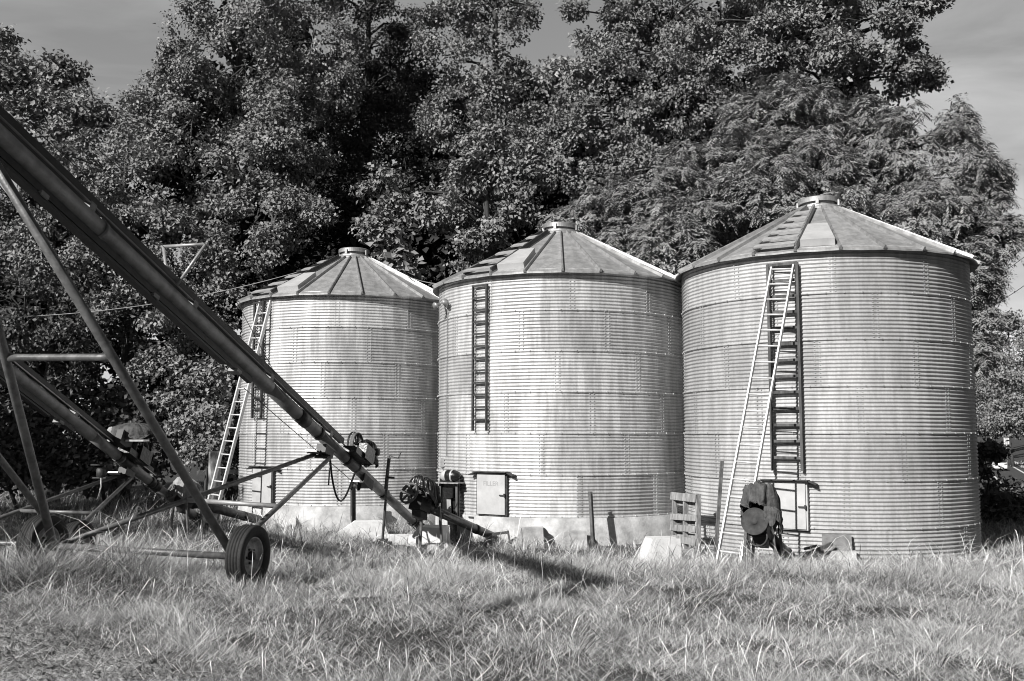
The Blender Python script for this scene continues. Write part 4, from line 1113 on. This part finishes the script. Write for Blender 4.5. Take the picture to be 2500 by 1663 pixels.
for k, (lab, bl) in enumerate((
    ('distant bushy tree with the pointed top at the right edge of the picture', [(2468, 825, 150, 42), (2440, 870, 150, 38), (2500, 860, 150, 50), (2464, 790, 150, 16), (2480, 920, 150, 50)]),
    ('distant lower tree directly above the speed limit sign', [(2440, 960, 145, 42), (2490, 985, 145, 48), (2465, 1020, 145, 34), (2520, 1030, 145, 40)]),
    ('distant tree beside the right edge of the nearest bin, over the road bend', [(2405, 930, 190, 28), (2400, 990, 190, 34), (2410, 1035, 190, 22), (2430, 1020, 190, 24)]))):
    tree('broadleaf_tree', lab, 'tree', bl, size=.38, dens=.55, per=22, spread=.75, group='distant trees by the road', r0=.25, leaf=M_LEAF)
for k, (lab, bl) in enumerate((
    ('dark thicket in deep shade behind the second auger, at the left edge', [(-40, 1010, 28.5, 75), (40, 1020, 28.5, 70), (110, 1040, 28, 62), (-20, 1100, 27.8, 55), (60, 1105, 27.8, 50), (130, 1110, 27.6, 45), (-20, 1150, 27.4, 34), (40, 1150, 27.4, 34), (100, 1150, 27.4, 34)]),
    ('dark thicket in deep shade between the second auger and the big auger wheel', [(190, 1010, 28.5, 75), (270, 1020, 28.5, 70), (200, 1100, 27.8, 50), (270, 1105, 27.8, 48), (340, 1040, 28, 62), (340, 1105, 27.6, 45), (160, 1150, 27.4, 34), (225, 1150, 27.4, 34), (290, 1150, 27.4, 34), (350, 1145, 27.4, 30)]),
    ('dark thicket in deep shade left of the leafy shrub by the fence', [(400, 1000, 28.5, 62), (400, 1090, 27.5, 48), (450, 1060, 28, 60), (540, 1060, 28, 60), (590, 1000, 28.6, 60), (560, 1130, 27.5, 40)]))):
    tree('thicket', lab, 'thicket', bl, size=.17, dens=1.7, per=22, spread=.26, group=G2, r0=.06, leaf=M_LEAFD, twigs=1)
# trees standing just outside the left edge: they shade the ground under the second auger
for k, (lab, x0, y0, hh, rr) in enumerate((('tree just beyond the left edge of the picture, shading the second auger', -16.9, 14.6, 6.6, 3.0), ('farther tree beyond the left edge of the picture, shading the wood edge', -19.5, 20.0, 8.2, 3.8), ('unseen tree added beyond the right edge to block sky light, level with the nearest bin', 24, 17, 7, 4.2), ('unseen tree added beyond the right edge to block sky light, level with the foreground grass', 23, 8, 7.5, 4.4), ('unseen tree added beyond the right edge to block sky light, farthest of the three', 29, 26, 7.5, 4.4))):  # right-hand trees are unseen, added to keep sky light off the bins
    L = V((x0, y0, gz(x0, y0)))
    bl = [(L + V((0, 0, hh)), rr, .9), (L + V((-1.6, .8, hh - 1.2)), rr * .8, .9), (L + V((1.4, -.6, hh - 1.8)), rr * .75, .9), (L + V((.2, 1.5, hh - 2.6)), rr * .8, .9)]
    t = thing('broadleaf_tree', lab, 'tree', L, 'trees just outside the picture')
    trunk_mesh(L - V((0, 0, .2)), bl, .22, M_BARK, t)
    p, d = shell_points(bl, 1.7, .5, 1.0, 1.3); v, tn = broad_leaves(p, d, .30, 14, .32); leaf_obj('crown', v, tn, M_LEAFD, t)
# the wood behind: one mass
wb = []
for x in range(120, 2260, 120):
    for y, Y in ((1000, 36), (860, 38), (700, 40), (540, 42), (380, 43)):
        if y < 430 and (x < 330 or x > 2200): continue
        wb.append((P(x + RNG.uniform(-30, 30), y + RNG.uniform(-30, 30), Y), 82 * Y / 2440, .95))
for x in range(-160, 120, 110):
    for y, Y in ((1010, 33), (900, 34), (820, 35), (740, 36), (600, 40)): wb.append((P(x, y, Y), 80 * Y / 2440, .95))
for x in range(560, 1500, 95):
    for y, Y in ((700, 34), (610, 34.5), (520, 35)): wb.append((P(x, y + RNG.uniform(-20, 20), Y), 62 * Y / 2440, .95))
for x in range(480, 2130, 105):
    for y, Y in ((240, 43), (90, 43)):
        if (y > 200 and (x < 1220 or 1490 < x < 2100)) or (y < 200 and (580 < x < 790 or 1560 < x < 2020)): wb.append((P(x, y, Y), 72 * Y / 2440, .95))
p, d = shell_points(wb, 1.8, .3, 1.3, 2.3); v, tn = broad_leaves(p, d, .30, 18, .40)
tag(leaf_obj('wood', v, tn, M_LEAFSHADE, None), 'dense dark wood closing the gaps behind the nearer trees', None, None, 'stuff')

fb = []
for x in range(2350, 2700, 42):
    for y, Y in ((1040, 235), (985, 240), (930, 250)): fb.append((P(x + RNG.uniform(-10, 10), y, Y), 30 * Y / 2440, .95))
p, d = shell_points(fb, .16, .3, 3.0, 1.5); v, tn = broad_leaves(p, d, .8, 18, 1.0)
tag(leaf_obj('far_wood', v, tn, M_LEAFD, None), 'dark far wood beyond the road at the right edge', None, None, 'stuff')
# ------------------------------------------------------------------ grass
M_GRASS = mat('dry_grass', .35, .6, 0, spec=.3, tint=(.035, .84), transl=.04)
def lowf(x, y, s, k):
    return np.sin(x * s + k) * np.sin(y * s * 1.1 + 1.7 * k) + .5 * np.sin(x * s * 2.3 + y * s * 1.1 + k * 2.1) + .4 * np.sin(y * s * 2.9 - x * s * .7 + k)
def outside_bins(x, y):
    ok = np.ones(len(x), bool)
    for c in (BIN1, BIN2, BIN3): ok &= (x - c.x) ** 2 + (y - c.y) ** 2 > (R + .03) ** 2
    return ok
def blades(x, y, h, lean, leandir, wid, tint, curl, prof=(1, .85, .55, 0)):
    n = len(x); z = g(x, y)
    dx = np.cos(leandir); dy = np.sin(leandir)
    fac = RNG.random(n) * 6.283; sx_ = np.cos(fac); sy_ = np.sin(fac)
    V_ = np.empty((n, 7, 3), np.float32)
    for k, f in enumerate((0, .38, .74, 1.0)):
        hor = h * (lean * f + curl * f * f * f); up = h * np.maximum(.03, (f * np.sqrt(np.maximum(.05, 1 - (lean * .8) ** 2)) - curl * .55 * f ** 3))
        cx_ = x + dx * hor; cy_ = y + dy * hor; cz_ = z - .02 + up
        w = wid * prof[k] * .5
        if k < 3:
            V_[:, 2 * k] = np.stack([cx_ - sx_ * w, cy_ - sy_ * w, cz_], -1); V_[:, 2 * k + 1] = np.stack([cx_ + sx_ * w, cy_ + sy_ * w, cz_], -1)
        else: V_[:, 6] = np.stack([cx_, cy_, cz_], -1)
    return V_, tint
def grass_field():
    Vs = []; Ts = []
    def add(n, y0, y1, hfun, hs=1., lying=.25, wmul=1.0, tmean=.5, xlim=None, wide=.56, prof=(1, .85, .55, 0)):
        # even on the picture plane: sample depth with weight 1/y
        u = RNG.random(n); y = y0 * (y1 / y0) ** u
        x = RNG.uniform(-1, 1, n) * (y * wide + .6)
        k = outside_bins(x, y)
        cl = lowf(x, y, 2.1, .7); cl2 = lowf(x, y, .8, 2.2)
        # bare soil patch at the lower left
        bare = sstep(.7, -.6, y + .9 * x - 5.29 + .28 * lowf(x, y, 1.6, 5))
        k &= RNG.random(n) > bare * .93
        k &= RNG.random(n) > .80 * sstep(.35, 1.3, lowf(x, y, 3.3, 9.))
        x = x[k]; y = y[k]; cl = cl[k]; cl2 = cl2[k]; bare = bare[k]; m = len(x)
        h = hfun(x, y) * (1 + .48 * np.clip(cl, -1.3, 1.6)) * (1 + .18 * cl2) * RNG.uniform(.45, 1.25, m) * hs * (1 - .55 * bare)
        ly = RNG.random(m) < lying + .30 * lowf(x, y, 1.9, 6.)
        base = 2.2 * lowf(x, y, 1.5, 3.1) + .9 * lowf(x, y, 5., 1.0)
        ld = np.where(RNG.random(m) < .6, RNG.uniform(0, 6.283, m), base + RNG.normal(0, .8, m))
        lean = np.where(ly, RNG.uniform(.7, 1.15, m), np.abs(RNG.normal(.30, .50, m)))
        arc = RNG.random(m) < .45
        curl = np.where(ly, RNG.uniform(-.1, .4, m), np.where(arc, RNG.uniform(.6, 1.25, m), RNG.uniform(0, .5, m)))
        wid = np.maximum(.0029, y * .00029) * RNG.uniform(.5, 1.6, m) * wmul
        gr = RNG.random(m) < .42 + .12 * lowf(x, y, 2.7, 4.4)
        tint = np.clip(np.where(gr, RNG.normal(.12, .08, m), RNG.normal(tmean + .16, .20, m)) + .15 * cl2 + np.where(ly, .10, 0), 0, 1)
        v, t_ = blades(x, y, h, np.minimum(lean, 1.15), ld, wid, tint, curl, prof); Vs.append(v); Ts.append(t_)
    def hf(x, y):
        h = np.interp(y, [5, 8, 10.5, 12.2, 13, 15, 17, 20, 30], [.065, .085, .105, .15, .23, .20, .16, .20, .45])
        h = h * (1 + .40 * sstep(-1.5, -4, x) * sstep(8.3, 10, y))
        h = h + .40 * np.exp(-((x + 5.2) / .95) ** 2 - ((y - 11.9) / .65) ** 2)
        return h
    add(290000, 6.0, 13.0, hf, lying=.58)
    add(190000, 12.0, 22.0, hf, lying=.38)
    add(45000, 20.0, 34.0, hf, lying=.1, wmul=1.3)
    # loose straw lying on top at every angle
    n = 26000; u = RNG.random(n); y = 6.5 * (18 / 6.5) ** u; x = RNG.uniform(-1, 1, n) * (y * .56 + .6)
    k = outside_bins(x, y) & ((y + .9 * x > 5.5) | (RNG.random(n) < .18)); x = x[k]; y = y[k]; n = len(x)
    v, t_ = blades(x, y, RNG.uniform(.07, .28, n), RNG.uniform(.75, 1.1, n), RNG.uniform(0, 6.283, n), np.maximum(.0024, y * .00026) * RNG.uniform(.7, 1.5, n), np.clip(RNG.normal(.86, .2, n), 0, 1.2), RNG.uniform(-.15, .5, n))
    v[:, :, 2] += (hf(x, y) * RNG.uniform(.05, .55, n))[:, None]; Vs.append(v); Ts.append(t_)
    # short thatch beneath
    add(70000, 6.0, 14.0, lambda x, y: .09 + 0 * x, lying=.7, tmean=.15)
    # long stems with nodding heads
    add(15000, 7.0, 22.0, lambda x, y: hf(x, y) * 1.6 + .09, lying=.25, wmul=1.1, tmean=.9, prof=(.8, .7, 1.7, 0))
    v = np.concatenate([a.reshape(-1, 7, 3) for a in Vs]); t = np.concatenate(Ts); n = len(v)
    i = np.arange(n)[:, None] * 7
    loops = np.concatenate([i, i + 1, i + 3, i + 2, i + 2, i + 3, i + 5, i + 4, i + 4, i + 5, i + 6], 1).ravel()
    st = (np.arange(n)[:, None] * 11 + np.array([[0, 4, 8]])).ravel(); tt = np.tile([4, 4, 3], n)
    o = np_mesh('grass', v.reshape(-1, 3), loops, st, tt, M_GRASS, None, np.repeat(t, 3))
    tag(o, 'long dry grass in clumps over the whole field', None, None, 'stuff')
grass_field()

# far field grass on the road bank
def bank():
    n = 26000; y = RNG.uniform(85, 170, n); x = line_x(y) + RNG.uniform(1.2, 40, n) ** 1.0
    v, t = blades(x, y, RNG.uniform(.1, .35, n), RNG.uniform(0, .4, n), RNG.random(n) * 6.28, np.full(n, .12), np.clip(RNG.normal(.5, .2, n), 0, 1), RNG.random(n) * .4)
    i = np.arange(n)[:, None] * 7
    loops = np.concatenate([i, i + 1, i + 3, i + 2, i + 2, i + 3, i + 5, i + 4, i + 4, i + 5, i + 6], 1).ravel()
    st = (np.arange(n)[:, None] * 11 + np.array([[0, 4, 8]])).ravel()
    o = np_mesh('roadside_grass', v.reshape(-1, 3), loops, st, np.tile([4, 4, 3], n), M_GRASS, None, np.repeat(t, 3))
    tag(o, 'short dry grass on the bank beside the far road', None, None, 'stuff')
bank()

# ------------------------------------------------------------------ light and sky
EL = rad(32.0); AZ = rad(40.0)
sd = V((-math.sin(AZ) * math.cos(EL), -math.cos(AZ) * math.cos(EL), math.sin(EL)))
ld = bpy.data.lights.new('sun', 'SUN'); ld.energy = 5.0; ld.angle = rad(.53); ld.color = (1, .985, .965)
lo = bpy.data.objects.new('sun', ld); C.objects.link(lo); lo.rotation_euler = (-sd).to_track_quat('-Z', 'Y').to_euler()
lo.location = (-30, -40, 40)
w = bpy.data.worlds.new('World'); sc.world = w; w.use_nodes = True
nt = w.node_tree; N = nt.nodes; L = nt.links
bg = N['Background']
sk = N.new('ShaderNodeTexSky'); sk.sky_type = 'NISHITA'; sk.sun_disc = False; sk.sun_elevation = EL; sk.sun_rotation = math.atan2(sd.x, sd.y)
sk.air_density = 1.0; sk.dust_density = 0.3; sk.ozone_density = 1.0
# black and white film: the sky in grey, with thin high cloud
bw = N.new('ShaderNodeSeparateColor'); L.new(sk.outputs[0], bw.inputs[0])   # orange-red filter on the film: the blue sky goes dark
tc = N.new('ShaderNodeTexCoord'); mp = N.new('ShaderNodeMapping'); mp.inputs['Scale'].default_value = (1.6, 1.6, 7); mp.inputs['Rotation'].default_value = (.25, -.3, .2)
L.new(tc.outputs['Generated'], mp.inputs[0])
cn = N.new('ShaderNodeTexNoise'); cn.inputs['Scale'].default_value = 1.7; cn.inputs['Detail'].default_value = 7; cn.inputs['Roughness'].default_value = .55; cn.inputs['Distortion'].default_value = .5
L.new(mp.outputs[0], cn.inputs['Vector'])
cr = N.new('ShaderNodeMapRange'); cr.inputs[1].default_value = .45; cr.inputs[2].default_value = .78; cr.inputs[3].default_value = 1.0; cr.inputs[4].default_value = 1.7
L.new(cn.outputs['Fac'], cr.inputs[0])
pw = N.new('ShaderNodeMath'); pw.operation = 'POWER'; pw.inputs[1].default_value = .6; L.new(bw.outputs[0], pw.inputs[0])     # film toe and shoulder
mu = N.new('ShaderNodeMath'); mu.operation = 'MULTIPLY'; L.new(pw.outputs[0], mu.inputs[0]); L.new(cr.outputs[0], mu.inputs[1])
# added gain: brightens the sky ahead of the camera so the rest stays dim
sx = N.new('ShaderNodeSeparateXYZ'); L.new(tc.outputs['Generated'], sx.inputs[0])
view_gain = N.new('ShaderNodeMapRange'); view_gain.interpolation_type = 'SMOOTHSTEP'; view_gain.inputs[1].default_value = .55; view_gain.inputs[2].default_value = .84; view_gain.inputs[3].default_value = 1.0; view_gain.inputs[4].default_value = 3.4
L.new(sx.outputs['Y'], view_gain.inputs[0])
m2 = N.new('ShaderNodeMath'); m2.operation = 'MULTIPLY'; L.new(mu.outputs[0], m2.inputs[0]); L.new(view_gain.outputs[0], m2.inputs[1])
L.new(m2.outputs[0], bg.inputs['Color']); bg.inputs['Strength'].default_value = .057
vs_ = sc.view_settings; vs_.view_transform = 'Standard'; vs_.look = 'None'; vs_.gamma = 1; vs_.exposure = 0.22; vs_.use_curve_mapping = False
sc.render.engine = 'CYCLES'
sc.cycles.filter_width = 1.0
sc.cycles.max_bounces = 5; sc.cycles.diffuse_bounces = 1; sc.cycles.glossy_bounces = 3; sc.cycles.transmission_bounces = 3

print('NLEAF', NLEAF)
